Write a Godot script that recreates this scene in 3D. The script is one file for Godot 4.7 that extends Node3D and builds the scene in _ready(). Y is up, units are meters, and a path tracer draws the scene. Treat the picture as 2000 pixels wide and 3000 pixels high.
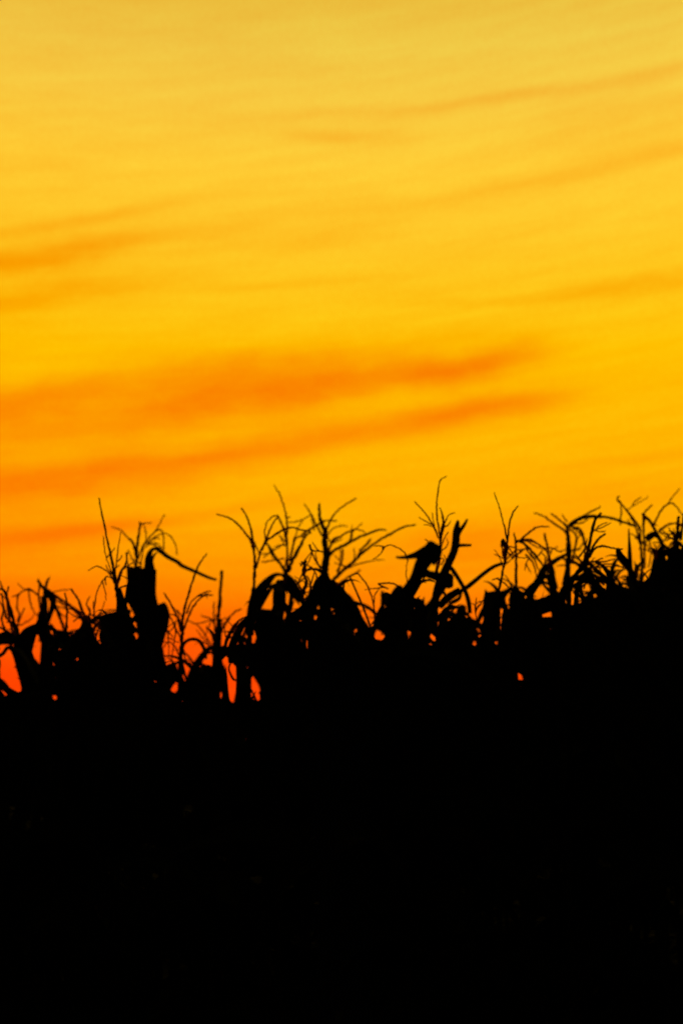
extends Node3D
# A maize field in silhouette against an orange evening sky, seen from the edge of the field.

const LOST := "dark corn plant lost in the black mass of the field, no tassel above it"
const CROWD := "corn plants merged in the black field edge"

var rng := RandomNumberGenerator.new()
var leaf_skin: StandardMaterial3D
var stalk_skin: StandardMaterial3D
var tassel_skin: StandardMaterial3D
var spike_skin: StandardMaterial3D
var soil_skin: StandardMaterial3D
var corn: MeshInstance3D      # the plant now being built: its stalk carries leaves and tassel
var root: Node3D
var tassel: MeshInstance3D
var count := 0


func _ready() -> void:
	rng.seed = 41
	view()
	sky()
	skins()
	ground()
	far_rows()
	front_rows_a()
	front_rows_b()
	front_rows_c()
	front_rows_d()


func view() -> void:
	var cam := Camera3D.new()
	cam.name = "camera"
	cam.fov = 45.0
	cam.near = 0.05
	cam.far = 6000.0
	cam.position = Vector3(0, 1.6, 0)
	cam.rotation.x = 0.217422
	# the lens is focused on the far rows, so the near plants are a little soft
	var glass := CameraAttributesPhysical.new()
	glass.frustum_focal_length = 12.0 / tan(deg_to_rad(22.5))
	glass.frustum_focus_distance = 12.0
	glass.exposure_aperture = 2.0
	cam.attributes = glass
	add_child(cam)
	cam.keep_aspect = Camera3D.KEEP_HEIGHT
	cam.fov = 45.0
	cam.current = true


func sky() -> void:
	var env := Environment.new()
	env.background_mode = Environment.BG_SKY
	env.tonemap_mode = Environment.TONE_MAPPER_LINEAR
	env.tonemap_exposure = 1.0
	env.sdfgi_enabled = true
	env.ssao_enabled = true
	env.ssil_enabled = true
	var air := PanoramaSkyMaterial.new()
	air.panorama = ImageTexture.create_from_image(evening_air(3072))
	env.sky = Sky.new()
	env.sky.sky_material = air
	var around := WorldEnvironment.new()
	around.name = "evening_sky"
	around.environment = env
	add_child(around)
	# the sun has all but set behind the field, a little to the left
	var sun := DirectionalLight3D.new()
	sun.name = "sun"
	sun.light_color = Color(1.0, 0.55, 0.25)
	sun.light_energy = 0.04
	sun.light_angular_distance = 0.5
	sun.shadow_enabled = true
	sun.rotation = Vector3(deg_to_rad(-1.5), deg_to_rad(192.0), 0)
	add_child(sun)


func step_table(t: Array, x: float) -> Vector3:
	# rows of [height, red, green, blue], falling heights
	if x >= t[0][0]:
		return Vector3(t[0][1], t[0][2], t[0][3])
	for i in range(1, t.size()):
		if x >= t[i][0]:
			var k: float = (x - t[i][0]) / (t[i - 1][0] - t[i][0])
			return Vector3(t[i][1], t[i][2], t[i][3]).lerp(Vector3(t[i - 1][1], t[i - 1][2], t[i - 1][3]), k)
	var e: Array = t[-1]
	return Vector3(e[1], e[2], e[3])


func evening_air(w: int) -> Image:
	# air glow by height above the horizon, thin cirrus bands laid across it, fading round to a dim dusk on the far side
	var h: int = w / 2
	var per := w / 360.0
	var cloud := PackedFloat32Array()
	cloud.resize(w * h)
	var ripple := FastNoiseLite.new()
	ripple.seed = 5
	ripple.noise_type = FastNoiseLite.TYPE_SIMPLEX_SMOOTH
	ripple.frequency = 1.0
	ripple.fractal_octaves = 3
	# cirrus bands: [azimuth, height, half length, half thickness, slope, strength], degrees
	for c in [
		[8.68, 30.71, 11.35, 0.30, 0.048, -16],
		[0.52, 29.32, 3.25, 0.28, 0.013, -15],
		[15.35, 29.74, 7.22, 0.60, 0.019, -8],
		[9.38, 26.99, 8.38, 0.41, 0.090, -13],
		[16.04, 27.97, 4.44, 0.45, 0.013, -8],
		[-12.61, 25.20, 6.02, 0.31, 0.232, -16],
		[-15.55, 23.15, 5.32, 0.57, 0.262, -34],
		[-16.37, 21.21, 6.93, 0.64, 0.225, -25],
		[-9.29, 24.78, 7.39, 0.41, 0.180, -9],
		[-2.55, 24.89, 5.61, 0.65, 0.044, -8],
		[8.36, 21.93, 6.35, 0.26, -0.005, -11],
		[15.65, 22.25, 5.56, 0.41, 0.024, -19],
		[-1.69, 22.93, 9.31, 0.23, 0.083, -7],
		[6.14, 19.28, 3.65, 0.66, 0.098, -38],
		[2.49, 18.51, 6.05, 0.77, 0.100, -28],
		[-4.15, 18.79, 5.10, 1.17, 0.069, -30],
		[0.00, 19.85, 9.23, 0.60, 0.112, -11],
		[6.90, 17.15, 4.15, 0.57, 0.090, -38],
		[2.47, 16.63, 6.00, 0.47, 0.103, -16],
		[-5.76, 17.42, 8.16, 1.01, 0.144, -16],
		[-15.17, 16.93, 8.20, 0.81, 0.175, -32],
		[-16.06, 16.41, 4.23, 0.73, 0.178, -10],
		[-11.37, 16.26, 7.04, 0.66, 0.192, -19],
		[-10.49, 14.05, 12.25, 0.83, 0.163, -26],
		[-4.90, 15.09, 10.80, 0.44, 0.138, -14],
		[-15.86, 13.07, 6.98, 1.23, 0.124, -13],
		[-15.71, 10.63, 6.30, 0.59, 0.185, -20],
		[-8.83, 11.92, 7.36, 0.34, 0.161, -14],
		[-15.74, 11.09, 6.93, 1.14, 0.104, -10],
		[-15.59, 8.66, 8.17, 0.82, 0.093, -7],
		[14.41, 14.54, 5.44, 0.33, 0.037, -10],
		[14.33, 13.00, 5.40, 0.82, 0.024, -8],
		[7.22, 11.26, 4.21, 0.76, 0.074, -19],
		[-12.03, 29.81, 9.25, 0.27, 0.143, -4],
		[-12.77, 28.03, 9.20, 0.46, 0.217, -4],
		[15.26, 28.48, 6.85, 0.98, 0.016, -7],
		[5.30, 33.48, 10.55, 1.09, -0.004, 4],
		[-11.33, 15.33, 8.25, 1.16, 0.150, -9],
		[6.41, 10.49, 11.12, 0.94, -0.020, -6],
	]:
		var az: float = c[0]
		var el: float = c[1]
		var reach: float = c[2] * 1.6 + 1.0
		var tall: float = absf(c[4]) * reach + c[3] * 3.0
		for j in range(maxi(0, int((90.0 - el - tall) * per)), mini(h / 2, int((90.0 - el + tall) * per))):
			for i in range(int((az - reach) * per), int((az + reach) * per)):
				var x: float = (i + 0.5) / per - az
				var y: float = 90.0 - (j + 0.5) / per - el - c[4] * x
				y += ripple.get_noise_2d(x * 0.16 + az, el * 3.0) * c[3] * 0.5 + ripple.get_noise_2d(x * 0.5 + el, y * 1.4) * c[3] * 0.22
				var a: float = absf(x) / c[2]
				var b: float = y / c[3]
				var v: float = c[5] * exp(-a * a * a) * exp(-b * b)
				cloud[j * w + posmod(i, w)] += v
	var glow := [
		[34.96, 235, 187, 60],
		[32.90, 241, 196, 66],
		[30.79, 248, 201, 64],
		[27.89, 255, 203, 52],
		[24.91, 255, 198, 38],
		[21.86, 255, 196, 20],
		[20.32, 255, 193, 8],
		[19.54, 255, 190, 0],
		[17.19, 255, 184, 0],
		[14.83, 255, 179, 0],
		[12.46, 255, 172, 0],
		[10.88, 255, 163, 0],
		[9.30, 255, 145, 0],
		[7.72, 255, 113, 0],
		[6.15, 255, 88, 2],
		[4.60, 255, 73, 2],
		[2.28, 255, 66, 2],
		[0.00, 240, 58, 2],
	]
	var grain := FastNoiseLite.new()
	grain.seed = 11
	grain.noise_type = FastNoiseLite.TYPE_SIMPLEX_SMOOTH
	grain.frequency = 1.0
	grain.fractal_octaves = 4
	var data := PackedFloat32Array()
	data.resize(w * h * 3)
	for j in h:
		var el := 90.0 - (j + 0.5) / per
		var base := step_table(glow, el)
		var up := sin(deg_to_rad(el))
		var flat := cos(deg_to_rad(el))
		for i in w:
			var o := (j * w + i) * 3
			if el < -1.0:
				data[o] = 0.003
				data[o + 1] = 0.002
				data[o + 2] = 0.0015
				continue
			var az := (i + 0.5) / per
			if az > 180.0:
				az -= 360.0
			var away := rad_to_deg(acos(clampf(flat * cos(deg_to_rad(az)) * 0.985 + up * 0.174, -1.0, 1.0)))
			var fade := smoothstep(31.0, 98.0, away)
			var dim := pow(0.006, fade)
			var c := base
			if fade < 0.6:
				var s := cloud[j * w + i] + grain.get_noise_2d(az * 0.10, (el - az * 0.11) * 1.1) * 7.0 + grain.get_noise_2d(az * 0.35 + 40.0, (el - az * 0.13) * 3.2) * 2.2
				s += az * 0.14 + rng.randf_range(-2.2, 2.2)
				c.y += s
				c.z += s * 0.7
				c.x += s * 0.12 * clampf((el - 8.0) / 14.0, 0.0, 1.0)
			c = c.clampf(0.0, 255.0) / 255.0
			var col := Color(c.x, c.y, c.z).srgb_to_linear()
			var dusk := Color(0.62, 0.66, 0.85)
			data[o] = lerpf(col.r, dusk.r, fade) * dim
			data[o + 1] = lerpf(col.g, dusk.g, fade) * dim
			data[o + 2] = lerpf(col.b, dusk.b, fade) * dim
	return Image.create_from_data(w, h, false, Image.FORMAT_RGBF, data.to_byte_array())


func skin(dark: Color, pale: Color, stretch: Vector3, seed_number: int) -> StandardMaterial3D:
	var n := FastNoiseLite.new()
	n.seed = seed_number
	n.frequency = 0.02
	n.fractal_octaves = 4
	var ramp := Gradient.new()
	ramp.set_color(0, dark.linear_to_srgb())
	ramp.set_color(1, pale.linear_to_srgb())
	var t := NoiseTexture2D.new()
	t.width = 256
	t.height = 256
	t.seamless = true
	t.noise = n
	t.color_ramp = ramp
	var m := StandardMaterial3D.new()
	m.albedo_texture = t
	m.uv1_triplanar = true
	m.uv1_scale = stretch
	m.roughness = 1.0
	m.specular_mode = BaseMaterial3D.SPECULAR_DISABLED
	m.cull_mode = BaseMaterial3D.CULL_DISABLED
	return m


func skins() -> void:
	leaf_skin = skin(Color(0.030, 0.032, 0.013), Color(0.060, 0.052, 0.024), Vector3(9, 2, 9), 1)
	stalk_skin = skin(Color(0.035, 0.036, 0.014), Color(0.060, 0.055, 0.024), Vector3(6, 3, 6), 2)
	tassel_skin = skin(Color(0.055, 0.036, 0.016), Color(0.085, 0.055, 0.026), Vector3(20, 20, 20), 3)
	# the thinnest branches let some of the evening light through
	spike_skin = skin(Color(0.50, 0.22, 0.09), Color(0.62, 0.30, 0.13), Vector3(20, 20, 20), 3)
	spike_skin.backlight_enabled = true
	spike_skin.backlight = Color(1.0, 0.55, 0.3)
	soil_skin = skin(Color(0.030, 0.022, 0.014), Color(0.060, 0.045, 0.030), Vector3(0.9, 0.9, 0.9), 4)


func ground() -> void:
	# one sheet of tilled soil: ridged near the camera, then flat to the horizon
	var st := SurfaceTool.new()
	st.begin(Mesh.PRIMITIVE_TRIANGLES)
	var lumps := FastNoiseLite.new()
	lumps.seed = 9
	lumps.frequency = 1.3
	var xs := [-4000.0, -300.0, -60.0]
	var zs := [-4000.0, -600.0, -150.0, -60.0]
	for i in 121:
		xs.append(-15.0 + i * 0.25)
	for i in 101:
		zs.append(-20.0 + i * 0.25)
	xs.append_array([60.0, 300.0, 4000.0])
	zs.append_array([40.0, 300.0, 4000.0])
	for z in zs:
		for x in xs:
			var y := 0.0
			if absf(x) <= 15.0 and z >= -20.0 and z <= 5.0:
				y = -0.05 + 0.05 * lumps.get_noise_2d(x, z)
			else:
				y = -0.05
			st.set_uv(Vector2(x, z))
			st.add_vertex(Vector3(x, y, z))
	var n: int = xs.size()
	for j in zs.size() - 1:
		for i in n - 1:
			var a: int = j * n + i
			for k in [a, a + 1, a + n, a + 1, a + n + 1, a + n]:
				st.add_index(k)
	st.generate_normals()
	var o := MeshInstance3D.new()
	o.name = "ground"
	o.mesh = st.commit()
	o.material_override = soil_skin
	o.set_meta("kind", "structure")
	o.set_meta("label", "dark soil of the maize field under and behind the corn")
	add_child(o)


# ---------------------------------------------------------------- shapes

func smooth_path(p: PackedVector3Array, w: PackedFloat32Array, each: int) -> Array:
	var q := PackedVector3Array()
	var r := PackedFloat32Array()
	var n := p.size()
	for i in n - 1:
		var a := maxi(i - 1, 0)
		var d := mini(i + 2, n - 1)
		for j in each:
			var t := float(j) / each
			q.append(p[i].cubic_interpolate(p[i + 1], p[a], p[d], t))
			r.append(maxf(0.0004, cubic_interpolate(w[i], w[i + 1], w[a], w[d], t)))
	q.append(p[n - 1])
	r.append(maxf(0.0004, w[n - 1]))
	return [q, r]


func ring_skin(st: SurfaceTool, rings: int, sides: int, from: int) -> void:
	for i in rings - 1:
		for k in sides:
			var a := from + i * sides + k
			var b := from + i * sides + (k + 1) % sides
			st.add_index(a)
			st.add_index(a + sides)
			st.add_index(b)
			st.add_index(b)
			st.add_index(a + sides)
			st.add_index(b + sides)


func add_ribbon(st: SurfaceTool, from: int, p: PackedVector3Array, w: PackedFloat32Array, tilt: float, facing := Vector3(0, 0, 1)) -> int:
	# a maize leaf: midrib, two halves folded up from it, thin edges with a slow wave; closed and about a millimetre thick
	var n := p.size()
	var phase := rng.randf() * 9.0
	var beat := rng.randf_range(26.0, 44.0)
	var gone := 0.0
	for i in n:
		var t := (p[mini(i + 1, n - 1)] - p[maxi(i - 1, 0)]).normalized()
		var side := t.cross(facing)
		side = side.normalized() if side.length() > 0.05 else Vector3(1, 0, 0)
		side = side.rotated(t, tilt)
		var up := side.cross(t).normalized()
		if i > 0:
			gone += p[i].distance_to(p[i - 1])
		var half := w[i] * 0.5
		var wave := half * 0.12
		var l := p[i] - side * half * (1.0 + 0.05 * sin(gone * beat * 1.7 + phase)) + up * (half * 0.16 + wave * sin(gone * beat + phase))
		var r := p[i] + side * half * (1.0 + 0.05 * sin(gone * beat * 1.3 + phase * 2.0)) + up * (half * 0.16 + wave * sin(gone * beat * 0.9 + phase + 2.0))
		st.add_vertex(l)
		st.add_vertex(p[i] + up * 0.0005)
		st.add_vertex(r)
		st.add_vertex(p[i] - up * (0.0008 + minf(half * 0.06, 0.0016)))
	ring_skin(st, n, 4, from)
	for e in [from, from + (n - 1) * 4]:
		for k in [0, 1, 2, 0, 2, 3]:
			st.add_index(e + k)
	return from + n * 4


func add_tube(st: SurfaceTool, from: int, p: PackedVector3Array, r: PackedFloat32Array, sides: int) -> int:
	var n := p.size()
	for i in n:
		var t := (p[mini(i + 1, n - 1)] - p[maxi(i - 1, 0)]).normalized()
		var s := t.cross(Vector3(0.21, 0.13, 0.97)).normalized()
		var u := s.cross(t)
		for k in sides:
			var a := TAU * k / sides
			st.add_vertex(p[i] + (s * cos(a) + u * sin(a)) * r[i])
	ring_skin(st, n, sides, from)
	for e in [from, from + (n - 1) * sides]:
		for k in range(1, sides - 1):
			st.add_index(e)
			st.add_index(e + k)
			st.add_index(e + k + 1)
	return from + n * sides


func add_spikelets(st: SurfaceTool, from: int, p: PackedVector3Array, r: PackedFloat32Array) -> int:
	# small pointed grains in pairs along a tassel branch
	var due := 0.004
	for i in p.size() - 1:
		var leg := p[i + 1] - p[i]
		var long := leg.length()
		var t := leg.normalized()
		while due < long:
			var at := p[i] + t * due
			var rad := lerpf(r[i], r[i + 1], due / long)
			if rad < 0.0062:
				var out := t.cross(Vector3(rng.randf_range(-1, 1), rng.randf_range(-1, 1), rng.randf_range(-1, 1))).normalized()
				var tip := at - t * rng.randf_range(0.006, 0.011) + out * rng.randf_range(0.0028, 0.0052)
				var across := out.cross(t) * 0.0011
				var mid := (at + tip) * 0.5 + out * 0.0012
				for v in [at, mid + across, mid - across, mid - out * 0.002, tip]:
					st.add_vertex(v)
				for k in [0, 1, 2, 0, 2, 3, 0, 3, 1, 4, 2, 1, 4, 3, 2, 4, 1, 3]:
					st.add_index(from + k)
				from += 5
			due += rng.randf_range(0.006, 0.011)
		due -= long
	return from


func fresh() -> SurfaceTool:
	var st := SurfaceTool.new()
	st.begin(Mesh.PRIMITIVE_TRIANGLES)
	st.set_smooth_group(-1)
	return st


func part(called: String, st: SurfaceTool, m: Material, parent: Node) -> MeshInstance3D:
	st.generate_normals()
	var o := MeshInstance3D.new()
	o.name = called
	o.mesh = st.commit()
	o.mesh.surface_set_material(0, m)
	parent.add_child(o, true)
	return o


func points(a: Array, each: int) -> PackedVector3Array:
	var p := PackedVector3Array()
	for i in range(0, a.size(), each):
		p.append(Vector3(a[i], a[i + 1], a[i + 2]) * 0.001)
	return p


# ---------------------------------------------------------------- one plant, millimetres from its foot

func plant(label: String, x: int, z: int, tip: int, way: Array) -> void:
	root = Node3D.new()
	root.name = "corn_plant" if count == 0 else "corn_plant_%03d" % count
	count += 1
	root.position = Vector3(x, 0, z) * 0.001
	add_child(root)
	root.set_meta("label", label)
	root.set_meta("category", "corn plant")
	root.set_meta("group", CROWD if label == LOST else "corn plants standing out against the sky")
	tassel = null
	var p := PackedVector3Array([Vector3(0, -0.08, 0)])
	p.append_array(points(way, 3))
	var w := PackedFloat32Array()
	for i in p.size():
		w.append(lerpf(0.012, tip * 0.001, p[i].y / p[p.size() - 1].y))
	var s := smooth_path(p, w, 14)
	var r: PackedFloat32Array = s[1]
	for i in r.size():
		if i % 3 == 1 and r[i] > 0.005:
			r[i] *= 1.14                      # the joints of the cane
	var st := fresh()
	add_tube(st, 0, s[0], r, 8)
	part("stalk", st, stalk_skin, root)


func branch(a: Array, tip: int, base: int) -> void:
	# widths in tenths of a millimetre
	var p := points(a, 3)
	var w := PackedFloat32Array()
	for i in p.size():
		w.append(lerpf(tip, base, float(i) / (p.size() - 1)) * 0.00005 * THIN)
	var s := smooth_path(p, w, 6)
	var r: PackedFloat32Array = s[1]
	var q: PackedVector3Array = s[0]
	for i in range(1, q.size() - 1):
		q[i] += Vector3(rng.randf_range(-1, 1), rng.randf_range(-1, 1), rng.randf_range(-1, 1)) * 0.0012
		r[i] *= rng.randf_range(0.8, 1.2)
	var st := fresh()
	var n := add_tube(st, 0, q, r, 6)
	add_spikelets(st, n, q, r)
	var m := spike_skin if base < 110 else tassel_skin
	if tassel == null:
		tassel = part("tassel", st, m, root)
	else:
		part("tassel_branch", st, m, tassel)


func leaf(a: Array, tilt: int) -> void:
	var w := PackedFloat32Array()
	for i in range(3, a.size(), 4):
		w.append(a[i] * 0.001)
	var s := smooth_path(points(a, 4), w, 5)
	var st := fresh()
	add_ribbon(st, 0, s[0], s[1], deg_to_rad(tilt))
	part("leaf", st, leaf_skin, root)


func blade(a: Array, wide: int, tilt: int) -> void:
	var c := points(a, 3)
	var p := PackedVector3Array()
	var w := PackedFloat32Array()
	for i in 15:
		var t := i / 14.0
		p.append(c[0] * (1.0 - t) * (1.0 - t) + c[1] * 2.0 * t * (1.0 - t) + c[2] * t * t)
		w.append(maxf(0.0006, wide * 0.001 * clampf(0.35 + 1.9 * t, 0.0, 1.0) * clampf(pow(1.0 - t, 0.75) * 1.55, 0.0, 1.0)))
	var st := fresh()
	add_ribbon(st, 0, p, w, deg_to_rad(tilt))
	part("leaf", st, leaf_skin, root)


const THIN := 0.95


# ---------------------------------------------------------------- the rows behind

func far_rows() -> void:
	# a short clump of row, repeated over the field: nobody could count these plants
	var st := fresh()
	var from := 0
	for k in 4:
		var foot := Vector3((k - 1.5) * 0.22 + rng.randf_range(-0.04, 0.04), -0.06, rng.randf_range(-0.05, 0.05))
		var tall := rng.randf_range(1.45, 1.75)
		var top := foot + Vector3(rng.randf_range(-0.06, 0.06), tall, rng.randf_range(-0.06, 0.06))
		from = add_tube(st, from, PackedVector3Array([foot, foot.lerp(top, 0.5), top]), PackedFloat32Array([0.012, 0.010, 0.005]), 5)
		for i in 14:
			var a := rng.randf_range(-0.5, 0.5) + (PI if i % 2 else 0.0) + k * 0.9
			var out := Vector3(cos(a), 0, sin(a))
			var at := foot.lerp(top, 0.2 + 0.055 * i)
			var long := rng.randf_range(0.45, 0.7)
			var bend := rng.randf_range(-0.25, 0.12)
			var p := PackedVector3Array()
			var w := PackedFloat32Array()
			for j in 7:
				var t := j / 6.0
				p.append(at + out * long * t * (1.0 - 0.2 * t) + Vector3(0, 0.5 * t * (1.0 - t) + bend * t * t, 0))
				w.append(maxf(0.001, 0.075 * clampf(0.4 + 2.0 * t, 0, 1) * clampf(pow(1.0 - t, 0.7) * 1.5, 0, 1)))
			from = add_ribbon(st, from, p, w, rng.randf_range(-0.4, 0.4), Vector3(0, 1, 0))
		for i in 5:
			var a := i * 1.3 + k
			var out := Vector3(cos(a) * 0.10, 0.16, sin(a) * 0.10) if i else Vector3(0, 0.22, 0)
			from = add_tube(st, from, PackedVector3Array([top, top + out * 0.6, top + out + Vector3(out.x, -0.03, out.z) * 0.4]), PackedFloat32Array([0.003, 0.003, 0.002]), 4)
	st.generate_normals()
	var clump := st.commit()
	clump.surface_set_material(0, leaf_skin)
	var spots: Array[Transform3D] = []
	var z := -5.7
	while z > -70.0:
		var half := absf(z) * 0.75 + 4.0
		var x := -half
		while x < half:
			var b := Basis(Vector3.UP, rng.randf_range(-0.15, 0.15) + (PI if rng.randf() < 0.5 else 0.0)).scaled(Vector3(1, 1, 1) * rng.randf_range(0.94, 1.02) * (1.06 if z < -9.0 else 1.0))
			spots.append(Transform3D(b, Vector3(x, 0, z + rng.randf_range(-0.06, 0.06))))
			x += 0.88
		z -= 0.76
	# the front rows go on to both sides of the picture
	for row in [-3.75, -4.3, -4.9]:
		for k in 9:
			for s in [-1.0, 1.0]:
				spots.append(Transform3D(Basis().scaled(Vector3(1, rng.randf_range(1.0, 1.15), 1)), Vector3(s * (absf(row) * 0.275 + 0.75 + k * 0.88), 0, row)))
	var mm := MultiMesh.new()
	mm.transform_format = MultiMesh.TRANSFORM_3D
	mm.mesh = clump
	mm.instance_count = spots.size()
	for i in spots.size():
		mm.set_instance_transform(i, spots[i])
	var o := MultiMeshInstance3D.new()
	o.name = "corn_field"
	o.multimesh = mm
	o.set_meta("kind", "stuff")
	o.set_meta("label", "rows of corn farther back, merged into one black mass")
	o.set_meta("category", "corn")
	add_child(o)


# ---------------------------------------------------------------- the plants of the front rows


func front_rows_a() -> void:
	# corn plant at the left edge, a slanting dark stem with one leaf
	plant("corn plant at the left edge, a slanting dark stem with one leaf", -1083, -4272, 9, [0, 1887, 0, 0, 1986, 0, -33, 2079, 0])
	branch([-112, 2271, -13, -95, 2263, -11, -76, 2215, -8, -56, 2159, -5, -41, 2119, -3, -33, 2079, 0], 94, 172)
	branch([-119, 2306, -2, -106, 2289, -1, -99, 2269, 0], 40, 63)
	branch([-64, 2235, 71, -61, 2179, 47, -50, 2124, 24, -39, 2095, 0], 71, 94)
	branch([-98, 2289, -75, -93, 2259, -38, -78, 2225, 0], 55, 79)
	branch([-105, 2255, -14, -94, 2207, -11, -96, 2159, -7, -77, 2119, -4, -39, 2087, 0], 63, 86)
	branch([-123, 2234, -3, -106, 2222, -2, -89, 2202, -1, -79, 2166, 0], 55, 71)
	branch([-60, 2126, 25, -54, 2123, 17, -47, 2121, 8, -41, 2119, 0], 31, 52)
	branch([-161, 2283, -127, -133, 2266, -85, -106, 2248, -42, -79, 2230, 0], 31, 52)
	branch([-68, 2195, 111, -70, 2180, 74, -69, 2167, 37, -66, 2154, 0], 31, 52)
	branch([-109, 2192, -48, -91, 2171, -32, -70, 2152, -16, -47, 2137, 0], 31, 52)
	leaf([-38, 2064, 0, 13, -64, 2103, -31, 31, -93, 2109, -50, 36, -117, 2105, -67, 31, -147, 2082, -95, 22], 28)
	leaf([-34, 2079, 0, 21, 1, 2114, 40, 30, 48, 2130, 78, 21, 58, 2137, 88, 11], -26)
	leaf([-33, 2060, 0, 16, -52, 2057, -13, 17, -77, 2067, -30, 15, -97, 2049, -49, 14, -126, 2036, -72, 14], -38)
	blade([0, 1928, 0, 27, 2060, 56, 600, 1826, 125], 32, 22)
	blade([-6, 2004, 0, 32, 2158, 72, 115, 2077, 161], 15, -23)
	blade([0, 1550, 0, -37, 1945, -96, 5, 2000, -214], 95, -13)
	blade([-8, 2008, 0, 5, 2092, 59, 31, 2079, 131], 26, 38)
	blade([0, 1714, 0, 1, 2143, 59, 92, 1919, 131], 22, 18)
	blade([0, 1958, 0, -24, 2206, -107, 15, 2157, -238], 25, 25)
	blade([-30, 2072, 0, -24, 2137, 31, -1, 1945, 69], 26, 38)
	blade([0, 1882, 0, -30, 2167, -85, -17, 2151, -190], 27, 34)
	blade([0, 1660, 0, 15, 1807, 85, 36, 2004, 190], 20, 0)
	blade([0, 1684, 0, -4, 2067, -68, 146, 2134, -150], 40, -37)
	blade([0, 1941, 0, 111, 2027, 1, 331, 2024, 3], 25, 31)
	blade([0, 1961, 0, -4, 2024, 39, -7, 1971, 86], 41, -3)
	blade([-30, 2072, 0, -23, 2171, -77, 24, 2105, -171], 24, 20)
	blade([-17, 2034, 0, -6, 2115, 45, 63, 2129, 100], 50, -33)
	blade([-2, 1991, 0, 18, 2015, 94, 13, 1975, 208], 59, 24)
	blade([0, 1839, 0, 18, 1978, -67, 77, 1864, -150], 58, -3)
	blade([0, 1962, 0, -49, 2146, 27, -109, 2129, 60], 14, -6)
	blade([0, 1904, 0, -13, 2239, -103, 21, 2212, -229], 16, 21)
	blade([-29, 2069, 0, -69, 2181, -112, -150, 2183, -249], 19, -5)
	blade([0, 1061, 0, -192, 1410, -94, -477, 757, -210], 117, 36)
	blade([0, 1258, 0, -147, 1623, 14, -458, 1362, 31], 75, -23)
	blade([0, 776, 0, -144, 934, -111, -601, 497, -246], 126, -35)
	blade([0, 906, 0, 172, 1178, -41, 509, 897, -90], 109, -34)
	# corn plant near the left edge, bunched withered tassel bending to the right
	plant("corn plant near the left edge, bunched withered tassel bending to the right", -887, -3694, 12, [2, 2021, 0])
	branch([-22, 2201, 32, -13, 2185, 26, -2, 2172, 19, -2, 2146, 13, -4, 2089, 6, 2, 2021, 0], 75, 237)
	branch([1, 2214, -18, -3, 2206, -9, -5, 2179, 0], 62, 103)
	branch([130, 2084, 43, 104, 2098, 35, 70, 2130, 26, 33, 2152, 17, 3, 2174, 9, -8, 2179, 0], 82, 103)
	branch([63, 2047, 16, 49, 2081, 12, 33, 2116, 8, 10, 2151, 4, -6, 2172, 0], 89, 137)
	branch([-113, 2159, -32, -90, 2167, -24, -62, 2181, -16, -39, 2168, -8, -19, 2151, 0], 41, 61)
	branch([6, 2078, 114, -18, 2099, 76, -41, 2135, 38, -58, 2175, 0], 34, 48)
	branch([-90, 2081, -15, -83, 2101, -10, -90, 2124, -5, -86, 2165, 0], 48, 61)
	branch([-30, 2196, -23, -29, 2153, -15, -15, 2108, -8, -8, 2079, 0], 48, 102)
	branch([101, 2109, -92, 79, 2124, -61, 57, 2133, -31, 30, 2141, 0], 48, 61)
	branch([-77, 2126, -41, -82, 2092, -20, -85, 2062, 0], 48, 68)
	branch([69, 2084, 30, 58, 2093, 20, 47, 2101, 10, 35, 2108, 0], 27, 45)
	branch([-112, 2207, -85, -90, 2191, -57, -66, 2179, -28, -41, 2171, 0], 27, 45)
	branch([-41, 2099, -20, -53, 2085, -13, -67, 2074, -7, -84, 2067, 0], 27, 45)
	branch([59, 2182, -31, 43, 2178, -20, 28, 2173, -10, 13, 2166, 0], 27, 45)
	branch([80, 2109, 122, 64, 2121, 81, 50, 2135, 41, 37, 2150, 0], 27, 45)
	branch([52, 2114, -56, 53, 2120, -38, 54, 2126, -19, 55, 2132, 0], 27, 45)
	branch([82, 2106, 60, 63, 2113, 40, 45, 2120, 20, 26, 2126, 0], 27, 45)
	leaf([0, 2049, 0, 14, 23, 2083, 49, 17, 42, 2117, 96, 20, 44, 2133, 119, 24, 33, 2149, 149, 20], -15)
	leaf([-2, 2021, 0, 26, 4, 2050, 45, 30, 8, 2072, 81, 26, 9, 2094, 117, 9], 26)
	blade([1, 1615, 0, 24, 1920, -94, 204, 2038, -208], 59, 29)
	blade([2, 2015, 0, -11, 2114, -49, -2, 2002, -110], 21, 25)
	blade([2, 1853, 0, 15, 2038, 84, 120, 1913, 188], 39, 26)
	blade([2, 1837, 0, 78, 2113, 20, 244, 1949, 45], 15, 33)
	blade([1, 1745, 0, 29, 2108, -93, 102, 2073, -207], 14, 17)
	blade([2, 2015, 0, -13, 2247, -3, -15, 2092, -7], 19, 4)
	blade([2, 1853, 0, -46, 1993, -105, -160, 2028, -233], 36, 38)
	blade([2, 1885, 0, 8, 1949, 15, 323, 1999, 33], 14, -31)
	blade([1, 1660, 0, -7, 1889, -102, 75, 1909, -226], 13, -2)
	blade([2, 2015, 0, -29, 2201, -89, -54, 2167, -197], 30, -21)
	blade([2, 1935, 0, 12, 1994, 31, 74, 1671, 68], 19, -18)
	blade([2, 1945, 0, 22, 2095, 71, 272, 1709, 158], 12, 15)
	blade([2, 1942, 0, 60, 2076, 35, 143, 2038, 77], 10, -20)
	blade([2, 1889, 0, -62, 2075, 111, -108, 2030, 247], 11, 1)
	blade([1, 1244, 0, -212, 1538, -75, -409, 1211, -166], 87, -23)
	blade([1, 846, 0, 105, 1058, 17, 349, 762, 38], 62, 9)
	blade([1, 711, 0, -107, 962, 96, -317, 630, 213], 75, -10)
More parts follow.
